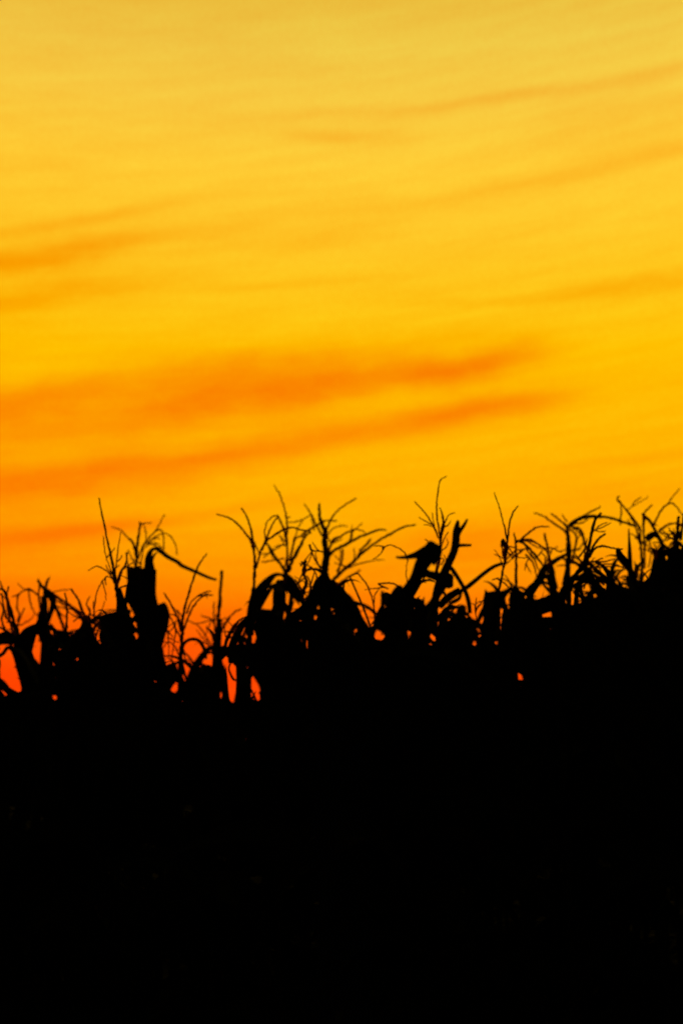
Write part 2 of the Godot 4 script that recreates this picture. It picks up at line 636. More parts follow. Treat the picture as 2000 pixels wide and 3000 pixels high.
	blade([1, 1180, 0, 44, 1367, -79, 338, 942, -175], 100, -39)
	# corn plant with two plain upright stems left of the tall spike
	plant("corn plant with two plain upright stems left of the tall spike", -941, -4324, 6, [-13, 2085, 0])
	branch([-41, 2268, -28, -32, 2236, -21, -26, 2175, -14, -24, 2126, -7, -13, 2085, 0], 55, 119)
	branch([-20, 2282, -27, 7, 2244, -21, 28, 2199, -16, 45, 2162, -11, 37, 2114, -5, 16, 2069, 0], 71, 143)
	branch([71, 2236, 85, 55, 2213, 57, 63, 2197, 28, 51, 2173, 0], 48, 72)
	branch([65, 2235, -16, 70, 2194, -11, 77, 2154, -5, 69, 2117, 0], 56, 87)
	branch([4, 2200, 120, 27, 2190, 80, 51, 2176, 40, 60, 2141, 0], 48, 72)
	branch([4, 2159, 18, 17, 2172, 9, 35, 2177, 0], 56, 64)
	branch([104, 2152, 65, 95, 2129, 32, 82, 2101, 0], 48, 71)
	branch([82, 2143, 115, 82, 2131, 77, 83, 2119, 38, 83, 2107, 0], 31, 53)
	branch([28, 2230, 51, 30, 2216, 34, 33, 2202, 17, 35, 2187, 0], 31, 53)
	branch([96, 2143, -14, 78, 2130, -10, 59, 2119, -5, 38, 2113, 0], 31, 53)
	branch([37, 2213, -55, 49, 2199, -37, 62, 2185, -18, 76, 2173, 0], 31, 53)
	branch([114, 2227, 34, 106, 2207, 22, 93, 2188, 11, 76, 2173, 0], 31, 53)
	branch([-35, 2213, -12, -18, 2195, -8, 3, 2182, -4, 26, 2176, 0], 31, 53)
	branch([28, 2167, -40, 26, 2149, -27, 30, 2131, -13, 38, 2113, 0], 31, 53)
	leaf([0, 2069, 0, 21, -13, 2099, 21, 29, -27, 2109, 32, 29, -42, 2088, 48, 21, -46, 2046, 72, 21], -22)
	leaf([24, 2069, 0, 21, 25, 2116, -23, 33, 35, 2159, -45, 25, 47, 2185, -59, 10], -19)
	blade([-11, 1746, 0, 57, 2032, 12, 371, 1908, 26], 80, -28)
	blade([-8, 1332, 0, 141, 1700, 21, 597, 1672, 46], 94, -22)
	blade([-10, 1587, 0, -43, 2185, -85, 28, 2046, -189], 19, -36)
	blade([-12, 1970, 0, 16, 2055, 106, 154, 1440, 236], 107, -23)
	blade([-13, 2078, 0, -11, 2072, 69, -55, 2054, 154], 33, 25)
	blade([-10, 1595, 0, -11, 1726, 38, -89, 1986, 84], 72, -12)
	blade([-13, 2078, 0, -40, 2094, -1, -89, 2070, -1], 32, -16)
	blade([-10, 1605, 0, 124, 1966, 38, 354, 1964, 85], 27, -39)
	blade([-11, 1840, 0, -96, 2297, 33, -134, 2068, 73], 24, 27)
	blade([-13, 2080, 0, -89, 2184, 13, -171, 2126, 30], 15, 16)
	blade([-13, 2080, 0, 44, 2199, -62, 121, 2199, -139], 16, 16)
	blade([-12, 2040, 0, 62, 2214, 8, 158, 2192, 18], 11, -5)
	blade([-9, 1449, 0, -113, 1703, -4, -458, 1472, -8], 115, -27)
	blade([-8, 1276, 0, 150, 1601, 43, 410, 1124, 95], 85, 9)
	blade([-8, 1353, 0, -211, 1526, -104, -610, 1171, -230], 95, -3)
	blade([-4, 660, 0, 61, 848, 32, 488, 771, 71], 72, -20)
	# corn plant with one long needle-straight spike, second tallest on the left
	plant("corn plant with one long needle-straight spike, second tallest on the left", -859, -4832, 10, [0, 2008, 0, 0, 2151, 0, -12, 2294, 0])
	branch([-114, 2726, -8, -95, 2642, -7, -70, 2540, -6, -55, 2485, -5, -46, 2444, -4, -39, 2412, -2, -28, 2357, -1, -12, 2294, 0], 53, 196)
	branch([-166, 2449, -112, -129, 2462, -84, -91, 2444, -56, -58, 2414, -28, -38, 2380, 0], 45, 72)
	branch([-91, 2234, 110, -91, 2317, 83, -81, 2366, 55, -61, 2402, 28, -43, 2393, 0], 45, 63)
	branch([-101, 2580, -67, -90, 2520, -45, -67, 2456, -22, -43, 2407, 0], 36, 54)
	branch([-6, 2568, 82, -18, 2510, 54, -27, 2461, 27, -38, 2411, 0], 36, 63)
	branch([21, 2490, 66, 12, 2449, 44, -13, 2417, 22, -28, 2366, 0], 63, 98)
	branch([2, 2387, -92, -10, 2373, -46, -23, 2355, 0], 80, 89)
	branch([8, 2413, 93, -10, 2385, 47, -26, 2357, 0], 54, 80)
	branch([-58, 2538, -89, -62, 2519, -59, -67, 2500, -30, -73, 2481, 0], 35, 60)
	branch([32, 2469, -23, 17, 2456, -15, 3, 2443, -8, -12, 2430, 0], 35, 59)
	branch([-24, 2455, -26, -32, 2448, -18, -38, 2439, -9, -42, 2428, 0], 35, 59)
	branch([-88, 2465, -77, -77, 2446, -52, -63, 2429, -26, -47, 2415, 0], 35, 59)
	branch([-86, 2325, -99, -83, 2346, -66, -83, 2366, -33, -86, 2385, 0], 35, 59)
	branch([-7, 2488, 24, -13, 2479, 16, -22, 2471, 8, -32, 2466, 0], 35, 60)
	branch([-52, 2357, 91, -61, 2372, 60, -68, 2387, 30, -72, 2402, 0], 35, 59)
	leaf([24, 2173, 0, 78, 8, 2237, 26, 58, 0, 2287, 47, 41, -6, 2337, 67, 25, -6, 2348, 71, 14], 24)
	leaf([-37, 2125, 0, 94, -33, 2178, 70, 90, -29, 2223, 130, 82, -26, 2239, 152, 76], 32)
	blade([0, 1743, 0, 253, 1844, 56, 741, 1413, 125], 111, -31)
	blade([0, 1798, 0, -20, 1857, 80, -675, 1300, 177], 93, -4)
	blade([0, 1766, 0, 11, 2288, -28, 50, 2150, -62], 29, -33)
	blade([0, 1682, 0, -45, 2279, 49, -124, 2069, 109], 47, 6)
	blade([0, 1985, 0, -60, 2346, -71, -142, 2282, -158], 12, 2)
	blade([0, 1773, 0, 79, 2103, -112, 182, 2094, -249], 15, 33)
	blade([0, 900, 0, 228, 1178, -90, 422, 737, -200], 98, 26)
	blade([0, 477, 0, -107, 749, 96, -383, 541, 213], 78, -18)
	blade([0, 1128, 0, -177, 1458, 8, -487, 1294, 19], 98, -17)
	blade([0, 1164, 0, -265, 1465, -42, -601, 934, -94], 89, 20)
	# corn plant with a broad blunt leaf and one long thin leaf curling to the right
	plant("corn plant with a broad blunt leaf and one long thin leaf curling to the right", -593, -3756, 6, [0, 1847, 0, 0, 2008, 0, -16, 2167, 0])
	branch([-26, 2392, 26, -30, 2361, 21, -35, 2327, 16, -36, 2278, 11, -37, 2247, 5, -16, 2167, 0], 76, 118)
	branch([-98, 2358, 115, -77, 2355, 86, -58, 2336, 57, -44, 2321, 29, -41, 2287, 0], 35, 63)
	branch([-78, 2365, -103, -60, 2342, -52, -44, 2312, 0], 70, 105)
	branch([-7, 2357, 32, -18, 2384, 16, -29, 2394, 0], 28, 42)
	branch([49, 2308, 21, 45, 2344, 17, 35, 2370, 14, 17, 2365, 10, -3, 2343, 7, -19, 2322, 3, -34, 2280, 0], 42, 63)
	branch([92, 2286, 43, 85, 2320, 34, 65, 2350, 26, 40, 2357, 17, 14, 2346, 9, -11, 2326, 0], 35, 49)
	branch([52, 2299, 67, 34, 2319, 45, 10, 2329, 22, -14, 2316, 0], 28, 42)
	branch([-93, 2325, -124, -78, 2284, -62, -59, 2248, 0], 42, 63)
	branch([-35, 2348, -95, -28, 2310, -47, -26, 2255, 0], 35, 56)
	branch([-89, 2333, -129, -62, 2292, -65, -40, 2255, 0], 28, 42)
	branch([58, 2398, 106, 45, 2388, 71, 31, 2378, 35, 16, 2367, 0], 28, 47)
	branch([15, 2346, -82, 8, 2338, -55, 0, 2333, -27, -7, 2330, 0], 27, 46)
	branch([-39, 2268, 82, -34, 2268, 55, -29, 2267, 27, -25, 2264, 0], 27, 46)
	branch([-24, 2388, -41, -17, 2370, -27, -13, 2352, -14, -12, 2335, 0], 27, 46)
	branch([22, 2358, -49, 17, 2353, -33, 12, 2348, -16, 6, 2343, 0], 27, 47)
	branch([4, 2390, 15, -5, 2392, 10, -16, 2393, 5, -25, 2392, 0], 28, 47)
	branch([34, 2320, -7, 22, 2321, -5, 11, 2325, -2, 1, 2330, 0], 27, 46)
	leaf([6, 2046, 0, 72, -7, 2115, -22, 76, -24, 2166, -39, 89, -30, 2211, -53, 95, -33, 2245, -63, 93, -34, 2263, -69, 91], 16)
	leaf([3, 2150, 0, 54, 7, 2219, 8, 52, 4, 2260, 13, 43, 3, 2288, 16, 30, 13, 2307, 18, 19, 31, 2306, 20, 19, 60, 2283, 24, 19, 92, 2265, 28, 17, 106, 2253, 30, 16, 152, 2233, 36, 14, 191, 2216, 40, 13, 214, 2209, 43, 10], -37)
	leaf([31, 2008, 0, 42, 38, 2054, 20, 51, 49, 2096, 39, 51, 50, 2120, 50, 44, 47, 2135, 56, 29], 36)
	blade([0, 1566, 0, -150, 1849, -20, -523, 1716, -44], 77, 0)
	blade([0, 1620, 0, -5, 1972, 5, 18, 1874, 11], 109, -31)
	blade([0, 1898, 0, -16, 2029, 10, -54, 1999, 23], 101, -23)
	blade([0, 1458, 0, -99, 1948, 107, -285, 1843, 238], 27, -20)
	blade([0, 1971, 0, 8, 2092, 66, 70, 1874, 147], 26, -1)
	blade([0, 1716, 0, 108, 1928, 26, 254, 1949, 57], 20, 21)
	blade([0, 1784, 0, 2, 1950, 66, 6, 2087, 147], 48, -3)
	blade([0, 1696, 0, -2, 2067, 109, 3, 2167, 243], 13, 27)
	blade([0, 1753, 0, -16, 2050, 92, -21, 2068, 204], 19, -24)
	blade([0, 1824, 0, 14, 2101, -22, 51, 1975, -48], 40, -21)
	blade([0, 1947, 0, -65, 2086, 107, -122, 2059, 238], 9, 19)
	blade([-4, 2051, 0, -16, 2332, -53, 15, 2322, -117], 18, -25)
	blade([0, 789, 0, 121, 1013, -94, 387, 804, -210], 73, 14)
	blade([0, 823, 0, -64, 1119, 62, -311, 859, 139], 63, 19)
	blade([0, 1218, 0, -128, 1363, -85, -516, 1247, -189], 85, 18)
	blade([0, 919, 0, -82, 1147, 5, -285, 982, 11], 87, -32)
	# corn plant with a leaning tassel crossed by the long curled leaf
	plant("corn plant with a leaning tassel crossed by the long curled leaf", -555, -4279, 7, [0, 2033, 0])
	branch([85, 2390, 29, 62, 2358, 26, 48, 2327, 22, 29, 2267, 18, 14, 2212, 15, 5, 2165, 11, 5, 2119, 7, 2, 2080, 4, 0, 2033, 0], 47, 149)
	branch([117, 2231, 113, 84, 2231, 90, 55, 2209, 68, 33, 2177, 45, 16, 2140, 23, 4, 2108, 0], 55, 94)
	branch([86, 2281, -125, 60, 2267, -83, 29, 2232, -42, 16, 2183, 0], 39, 63)
	branch([-61, 2251, 31, -41, 2223, 24, -21, 2184, 16, -10, 2154, 8, -2, 2119, 0], 55, 94)
	branch([-63, 2202, 1, -39, 2171, 1, -18, 2127, 0, -1, 2096, 0], 39, 71)
	branch([-52, 2130, 12, -22, 2154, 6, -3, 2161, 0], 31, 55)
	branch([-14, 1998, 119, -17, 2041, 79, -16, 2103, 40, -21, 2151, 0], 31, 55)
	branch([-73, 2075, -97, -53, 2093, -65, -24, 2068, -32, -3, 2033, 0], 39, 55)
	branch([-39, 2040, 12, -43, 2087, 6, -49, 2131, 0], 31, 47)
	branch([-7, 2186, 65, -3, 2155, 32, 2, 2127, 0], 39, 55)
	branch([-62, 2187, -34, -46, 2185, -22, -30, 2180, -11, -16, 2171, 0], 31, 52)
	branch([88, 2242, -3, 79, 2246, -2, 70, 2248, -1, 61, 2249, 0], 31, 52)
	branch([-39, 2087, 60, -38, 2108, 40, -31, 2127, 20, -21, 2144, 0], 31, 52)
	branch([92, 2256, -3, 79, 2250, -2, 65, 2246, -1, 51, 2243, 0], 31, 52)
	branch([-15, 2089, -55, -26, 2092, -37, -36, 2096, -18, -46, 2100, 0], 31, 52)
	branch([-28, 2202, 17, -16, 2192, 11, -5, 2180, 6, 3, 2167, 0], 31, 52)
	branch([-43, 2114, -110, -45, 2117, -74, -47, 2120, -37, -48, 2124, 0], 31, 52)
	leaf([2, 2033, 0, 15, 10, 2066, 22, 15, 23, 2082, 34, 15, 44, 2088, 47, 15, 67, 2082, 60, 15, 82, 2064, 73, 15, 93, 2040, 88, 13, 99, 2015, 103, 10], -33)
	leaf([1, 2010, 0, 31, 25, 1966, 61, 13, 41, 1923, 119, 8], 29)
	leaf([-1, 1952, 0, 30, -20, 1980, -17, 31, -38, 2001, -31, 26, -55, 1990, -42, 17], -27)
	blade([0, 1690, 0, 101, 1884, 66, 478, 1346, 146], 70, 19)
	blade([0, 1662, 0, -18, 1889, -59, -110, 2050, -131], 33, -14)
	blade([0, 1769, 0, -70, 1992, 98, -126, 2170, 218], 32, -23)
	blade([0, 1552, 0, 0, 2041, -110, 86, 2023, -245], 49, -24)
	blade([0, 1995, 0, 8, 2098, 57, 34, 2001, 128], 17, -34)
	blade([0, 588, 0, -231, 761, -40, -450, 680, -88], 98, 35)
	blade([0, 1463, 0, -128, 1742, 30, -432, 1506, 66], 94, 1)
	blade([0, 734, 0, -224, 995, -28, -474, 753, -62], 105, -31)
	blade([0, 1033, 0, 105, 1360, -46, 352, 925, -103], 89, 35)
	# corn plant with a stiff bare spike above drooping arched leaves, lowest of the tassels
	plant("corn plant with a stiff bare spike above drooping arched leaves, lowest of the tassels", -364, -3679, 7, [0, 1932, 0, 0, 1952, 0, -2, 1973, 0])
	branch([6, 2228, 22, 4, 2187, 18, 0, 2126, 15, -3, 2079, 11, -7, 2042, 7, -10, 2002, 4, -2, 1973, 0], 94, 135)
	branch([-6, 2119, 111, -10, 2091, 74, -10, 2049, 37, -10, 2020, 0], 40, 74)
	branch([-53, 2091, 24, -37, 2089, 16, -21, 2080, 8, -10, 2047, 0], 34, 47)
	branch([64, 2115, -5, 39, 2102, -4, 16, 2071, -3, 0, 2033, -1, -8, 2006, 0], 47, 74)
	branch([-92, 2076, 58, -67, 2065, 44, -48, 2047, 29, -29, 2018, 15, -16, 2003, 0], 34, 54)
	branch([-45, 2072, -63, -27, 2040, -32, -15, 2010, 0], 34, 47)
	branch([-74, 2073, -21, -50, 2077, -11, -18, 2084, 0], 34, 47)
	branch([30, 2091, -28, 12, 2062, -14, 0, 2030, 0], 40, 54)
	branch([14, 2076, -4, 7, 2069, -2, 0, 2061, -1, -7, 2053, 0], 26, 45)
	branch([12, 2107, 94, 2, 2096, 63, -8, 2085, 31, -18, 2073, 0], 27, 45)
	branch([-67, 2052, 1, -56, 2036, 1, -42, 2023, 0, -26, 2014, 0], 26, 45)
	branch([-48, 2038, -45, -39, 2053, -30, -31, 2068, -15, -24, 2082, 0], 27, 45)
	branch([-32, 2039, -120, -25, 2026, -80, -18, 2014, -40, -10, 2003, 0], 26, 45)
	branch([19, 2088, 13, 7, 2077, 9, -3, 2066, 4, -13, 2053, 0], 26, 45)
	branch([-3, 2073, -51, -3, 2063, -34, -1, 2052, -17, 3, 2042, 0], 26, 45)
	leaf([-4, 1999, 0, 12, -17, 1999, -4, 18, -34, 1992, -10, 28, -58, 1965, -22, 31, -77, 1932, -35, 31, -95, 1896, -48, 24], 34)
	leaf([-3, 1996, 0, 11, 15, 1994, 12, 20, 37, 1985, 28, 25, 61, 1961, 50, 29, 75, 1925, 76, 34, 84, 1877, 111, 33], -29)
	leaf([-2, 1986, 0, 15, -4, 1961, -21, 26, -2, 1930, -47, 34, -1, 1898, -73, 22, 13, 1866, -102, 15], -25)
	leaf([-19, 1983, 0, 8, -11, 1958, 11, 12, -12, 1923, 25, 22, -22, 1882, 44, 26], -28)
	blade([0, 1613, 0, 96, 1783, -78, 475, 1591, -173], 107, 29)
	blade([0, 1677, 0, -9, 1837, 56, -39, 1957, 125], 18, -12)
	blade([0, 1926, 0, 5, 1959, -10, 26, 1897, -21], 30, 26)
	blade([0, 1933, 0, -32, 2053, -70, -92, 2025, -156], 8, -23)
	blade([0, 1744, 0, -78, 2039, -62, -165, 2002, -139], 8, 12)
	blade([0, 1222, 0, -142, 1458, -68, -362, 989, -152], 89, 0)
	blade([0, 714, 0, -91, 950, -11, -275, 716, -25], 100, -32)
	blade([0, 879, 0, 137, 1055, -18, 274, 856, -41], 87, 33)
	blade([0, 1076, 0, 85, 1359, -78, 277, 1170, -173], 110, 37)
	# corn plant leaning leaf cluster between the bare spike and the first tall tassel
	plant("corn plant leaning leaf cluster between the bare spike and the first tall tassel", -388, -4901, 8, [0, 1909, 0, 0, 2025, 0, -73, 2114, 0])
	branch([11, 2258, -15, -9, 2249, -12, -27, 2232, -9, -48, 2196, -6, -70, 2155, -3, -73, 2114, 0], 63, 152)
	branch([-8, 2238, 55, -32, 2222, 37, -51, 2197, 18, -72, 2159, 0], 63, 99)
	branch([-20, 2227, 68, -27, 2200, 34, -23, 2168, 0], 54, 81)
	branch([13, 2252, -18, 7, 2214, -9, -3, 2182, 0], 54, 81)
	branch([-65, 2204, 117, -68, 2191, 78, -69, 2177, 39, -65, 2165, 0], 35, 60)
	branch([-76, 2255, -67, -60, 2235, -45, -44, 2215, -22, -29, 2195, 0], 35, 60)
	branch([71, 2228, 72, 49, 2225, 48, 28, 2220, 24, 8, 2213, 0], 35, 60)
	branch([-12, 2209, -16, -28, 2192, -11, -46, 2177, -5, -65, 2165, 0], 35, 60)
	leaf([-46, 2069, 0, 30, -48, 2133, -13, 35, -32, 2180, -23, 36, -11, 2226, -34, 30, 9, 2257, -41, 11], 28)
	leaf([-50, 2069, 0, 8, -57, 2048, -12, 9, -43, 2014, -33, 10, -30, 2006, -41, 8], 24)
	blade([0, 1297, 0, -157, 2277, 31, -435, 1302, 69], 81, 17)
	blade([0, 1715, 0, -14, 2110, 58, -17, 2043, 130], 25, 18)
	blade([0, 1308, 0, -7, 1542, -25, -24, 2151, -56], 66, -3)
	blade([0, 1668, 0, -6, 2346, 74, 3, 2090, 165], 28, 33)
	blade([0, 1385, 0, 55, 1873, 50, 695, 2007, 112], 144, 34)
	blade([0, 1842, 0, -2, 2034, 75, -8, 2205, 166], 29, 35)
	blade([-67, 2106, 0, -73, 2207, 78, -165, 1761, 173], 37, -25)
	blade([0, 717, 0, -160, 1014, 11, -367, 650, 24], 111, 20)
	blade([0, 994, 0, 189, 1214, 100, 516, 1031, 223], 119, -32)
	blade([0, 1310, 0, -251, 1573, 69, -452, 1313, 153], 92, -11)
	blade([0, 1347, 0, 246, 1684, 93, 400, 1474, 207], 99, -17)
	# corn plant with a tall bare stem forking into two long branches arching left
	plant("corn plant with a tall bare stem forking into two long branches arching left", -313, -4226, 7, [0, 1996, 0, 0, 2059, 0, -5, 2121, 0])
	branch([-40, 2553, -25, -21, 2523, -23, -8, 2490, -20, 3, 2441, -17, 8, 2400, -14, 12, 2351, -11, 11, 2299, -8, 8, 2255, -6, -1, 2207, -3, -5, 2121, 0], 54, 148)
	branch([-119, 2515, 50, -83, 2507, 40, -52, 2489, 30, -25, 2461, 20, -3, 2431, 10, 8, 2397, 0], 47, 102)
	branch([92, 2525, -24, 71, 2494, -19, 50, 2440, -14, 35, 2403, -10, 24, 2362, -5, 16, 2333, 0], 55, 94)
	branch([51, 2480, 45, 62, 2500, 30, 75, 2515, 15, 90, 2521, 0], 40, 63)
	branch([207, 2463, -7, 175, 2471, -6, 135, 2479, -5, 108, 2470, -3, 73, 2446, -2, 51, 2430, -1, 36, 2397, 0], 63, 102)
	branch([31, 2376, 71, 18, 2406, 35, 6, 2429, 0], 39, 71)
	branch([44, 2521, -129, 41, 2475, -64, 51, 2429, 0], 39, 63)
	leaf([-3, 2101, 0, 34, -3, 2163, -24, 30, 0, 2213, -44, 21, 4, 2256, -61, 14], 23)
	blade([0, 1725, 0, 132, 2014, -36, 553, 2096, -81], 105, 31)
	blade([0, 1367, 0, 6, 1706, -27, 160, 2173, -59], 127, 32)
	blade([0, 1902, 0, -13, 2231, 36, -115, 1157, 81], 23, 32)
	blade([-4, 2114, 0, 26, 2262, 7, 140, 2299, 17], 17, -31)
	blade([0, 1526, 0, 47, 1793, 98, 411, 1484, 218], 94, -31)
	blade([-4, 2114, 0, 28, 2194, 71, 100, 2259, 157], 22, -18)
	blade([0, 1994, 0, -16, 2096, -86, -40, 2034, -191], 45, -13)
	blade([0, 1944, 0, 4, 2011, -93, 48, 1979, -207], 37, -31)
	blade([0, 1653, 0, -18, 2145, -12, -48, 2111, -27], 23, -20)
	blade([-3, 2103, 0, 11, 2255, 41, -14, 2188, 90], 9, -30)
	blade([0, 1046, 0, -173, 1236, -31, -330, 1056, -69], 98, -3)
	blade([0, 1038, 0, 110, 1272, -101, 520, 1076, -225], 79, -24)
	blade([0, 1134, 0, 70, 1314, -27, 382, 1110, -60], 81, 27)
	blade([0, 1216, 0, -122, 1510, 59, -401, 1009, 131], 118, -35)
	# corn plant with a high curved tassel tip over a dome of drooping leaves
	plant("corn plant with a high curved tassel tip over a dome of drooping leaves", -184, -3739, 5, [0, 1785, 0, 0, 1992, 0, 8, 2200, 0])
	branch([-27, 2517, -23, -10, 2489, -20, 1, 2459, -17, 11, 2423, -14, 16, 2386, -12, 15, 2343, -9, 17, 2289, -6, 16, 2239, -3, 8, 2200, 0], 35, 104)
	branch([-15, 2419, -25, -2, 2393, -17, 10, 2357, -8, 16, 2323, 0], 70, 98)
	branch([-51, 2331, 30, -33, 2305, 23, -13, 2274, 15, 6, 2248, 8, 15, 2228, 0], 83, 111)
	branch([-25, 2322, -36, -1, 2326, -18, 16, 2318, 0], 35, 49)
	branch([-58, 2262, 36, -26, 2270, 18, 7, 2281, 0], 42, 63)
	branch([89, 2360, 11, 70, 2343, 8, 53, 2308, 5, 32, 2270, 3, 20, 2238, 0], 62, 153)
	branch([35, 2362, -86, 33, 2321, -43, 25, 2274, 0], 56, 90)
	branch([75, 2334, 73, 46, 2337, 36, 31, 2309, 0], 49, 63)
	branch([18, 2435, -122, 10, 2424, -61, 12, 2420, 0], 42, 49)
	branch([-52, 2274, 49, -37, 2292, 24, -19, 2309, 0], 35, 42)
	branch([-79, 2311, -96, -65, 2305, -64, -51, 2300, -32, -38, 2297, 0], 27, 46)
	branch([-5, 2341, 54, 0, 2335, 36, 5, 2328, 18, 9, 2321, 0], 27, 46)
	branch([-2, 2340, 44, 4, 2336, 29, 9, 2333, 15, 15, 2329, 0], 27, 46)
	branch([-34, 2297, 67, -31, 2288, 45, -26, 2281, 22, -18, 2276, 0], 27, 46)
	branch([-41, 2306, -2, -26, 2308, -1, -12, 2313, -1, 0, 2322, 0], 27, 46)
	branch([22, 2280, 111, 19, 2269, 74, 14, 2259, 37, 6, 2249, 0], 27, 46)
	branch([53, 2356, 118, 49, 2350, 79, 45, 2344, 39, 40, 2337, 0], 27, 46)
	leaf([4, 2228, 0, 15, -17, 2229, -6, 22, -38, 2212, -13, 36, -59, 2186, -22, 45, -78, 2156, -32, 47, -91, 2115, -44, 40, -96, 2071, -56, 27], 39)
	leaf([4, 2231, 0, 14, 21, 2221, -25, 26, 35, 2205, -55, 30, 47, 2185, -86, 28, 51, 2164, -114, 15], 20)
	leaf([-9, 2214, 0, 14, -12, 2189, -41, 31, -15, 2160, -87, 35, -19, 2122, -147, 30], -18)
	leaf([5, 2200, 0, 13, 6, 2172, -48, 17, 1, 2144, -97, 18, -12, 2109, -156, 22], -36)
	leaf([22, 2210, 0, 14, 32, 2182, -23, 17, 27, 2151, -47, 14, 18, 2119, -72, 13, 5, 2081, -102, 11], -18)
	blade([0, 1726, 0, -27, 2176, -45, -82, 2119, -100], 24, 37)
	blade([0, 1774, 0, 5, 1991, -36, 114, 2156, -81], 44, -28)
	blade([0, 1911, 0, 17, 2202, -9, 126, 2068, -19], 21, 24)
	blade([0, 1642, 0, 30, 1951, -61, 90, 2117, -136], 20, 12)
	blade([4, 2100, 0, -19, 2130, -83, -98, 2147, -185], 24, 34)
	blade([0, 1820, 0, -19, 2123, 78, -61, 2089, 173], 78, 17)
	blade([0, 1782, 0, -31, 2056, -23, -245, 1987, -52], 27, 2)
	blade([0, 1957, 0, 29, 2130, -8, 61, 1935, -17], 50, -4)
	blade([8, 2193, 0, 10, 2235, -26, 56, 2139, -57], 38, -2)
	blade([7, 2179, 0, 8, 2181, 86, -40, 2159, 190], 36, 3)
	blade([2, 2045, 0, -36, 2198, 11, -122, 1826, 24], 27, 14)
	blade([0, 1642, 0, -78, 1810, 57, -225, 1869, 126], 27, 19)
	blade([0, 1483, 0, -29, 1692, -27, -70, 1974, -59], 27, 4)
	blade([0, 1943, 0, 15, 2142, -61, 38, 2169, -136], 20, 12)
	blade([0, 1560, 0, -25, 1872, 46, -77, 1931, 102], 29, 26)
	blade([0, 733, 0, 66, 990, 36, 316, 543, 80], 63, -4)
	blade([0, 1293, 0, 198, 1532, -37, 366, 1422, -82], 88, -39)
	blade([0, 836, 0, -157, 1078, 24, -272, 863, 54], 67, -16)
	blade([0, 1148, 0, -149, 1456, -2, -337, 1194, -5], 110, 38)
	# small corn plant with a knotted shrivelled tassel between two tall ones
	plant("small corn plant with a knotted shrivelled tassel between two tall ones", -145, -4831, 9, [0, 1964, 0, 0, 2124, 0, -5, 2285, 0])
	branch([4, 2474, -19, -7, 2427, -14, 7, 2385, -9, -8, 2340, -5, -5, 2285, 0], 89, 178)
	branch([-24, 2475, -104, 14, 2460, -69, 42, 2426, -35, 52, 2384, 0], 54, 81)
	branch([-27, 2369, 35, -6, 2417, 18, 29, 2443, 0], 54, 81)
	branch([17, 2518, 75, 39, 2473, 38, 63, 2438, 0], 63, 99)
	branch([23, 2511, 122, 30, 2500, 61, 67, 2506, 0], 54, 81)
	branch([21, 2525, -123, -4, 2479, -61, -16, 2448, 0], 45, 63)
	branch([-23, 2361, 86, 9, 2397, 57, 24, 2366, 29, 17, 2334, 0], 54, 80)
	branch([34, 2437, -99, 20, 2365, -49, 30, 2334, 0], 54, 71)
	branch([41, 2513, -60, 47, 2471, -30, 61, 2443, 0], 45, 63)
	branch([-14, 2471, -27, 2, 2445, -13, -2, 2407, 0], 90, 108)
	branch([-34, 2376, 102, -13, 2349, 51, -10, 2316, 0], 54, 62)
	branch([16, 2348, -31, -6, 2350, -16, -19, 2366, 0], 54, 63)
	branch([30, 2546, -11, 38, 2531, -7, 48, 2517, -4, 60, 2507, 0], 35, 60)
	branch([38, 2350, 88, 25, 2357, 59, 13, 2361, 29, 0, 2362, 0], 35, 59)
	branch([13, 2330, -58, 6, 2336, -39, 0, 2342, -19, -6, 2348, 0], 35, 59)
	branch([28, 2538, -125, 22, 2504, -83, 14, 2473, -42, 2, 2443, 0], 35, 60)
	branch([25, 2318, 65, 13, 2318, 44, 1, 2315, 22, -8, 2309, 0], 35, 59)
	branch([-40, 2406, -2, -19, 2395, -2, 2, 2383, -1, 23, 2370, 0], 35, 59)
	branch([58, 2345, 70, 36, 2334, 46, 14, 2322, 23, -8, 2309, 0], 35, 59)
	blade([-5, 2257, 0, 37, 2404, -22, 197, 2192, -49], 16, 10)
	blade([0, 1696, 0, -86, 2322, 54, -205, 2175, 120], 34, 1)
	blade([-2, 2174, 0, 10, 2289, 9, 67, 2397, 21], 21, 39)
	blade([-5, 2260, 0, 137, 2470, -86, 318, 2109, -190], 20, -32)
	blade([0, 1909, 0, -175, 2160, -102, -443, 2122, -228], 25, -1)
	blade([0, 1979, 0, -13, 2233, 2, -87, 2308, 4], 16, 0)
	blade([0, 1944, 0, -31, 2313, -64, -137, 2365, -141], 27, 24)
	blade([0, 1624, 0, -88, 2011, 45, -172, 1939, 101], 86, -25)
	blade([-5, 2279, 0, -39, 2443, -40, -108, 2395, -90], 11, 30)
	blade([0, 897, 0, -131, 1275, -54, -369, 704, -119], 96, -32)
	blade([0, 1091, 0, -227, 1320, 52, -588, 1033, 116], 104, 10)
	blade([0, 1261, 0, 182, 1535, 93, 358, 1301, 207], 128, 38)
	blade([0, 790, 0, 110, 1114, 4, 461, 916, 9], 124, 30)
	# corn plant with the thickest stalk and a fan of long branches sweeping right
	plant("corn plant with the thickest stalk and a fan of long branches sweeping right", -52, -3685, 15, [0, 1843, 0, 0, 2000, 0, 0, 2157, 0])
	branch([-17, 2444, -18, -14, 2404, -16, -8, 2379, -14, 2, 2353, -12, 0, 2325, -9, 5, 2289, -7, 3, 2244, -5, 1, 2205, -2, 0, 2157, 0], 82, 306)
	branch([-59, 2418, 92, -39, 2394, 62, -23, 2366, 31, -8, 2341, 0], 48, 76)
	branch([-79, 2389, -98, -67, 2400, -49, -44, 2404, 0], 28, 41)
	branch([37, 2387, -2, 7, 2387, -1, -6, 2382, -1, -34, 2367, 0, -70, 2342, 0], 48, 89)
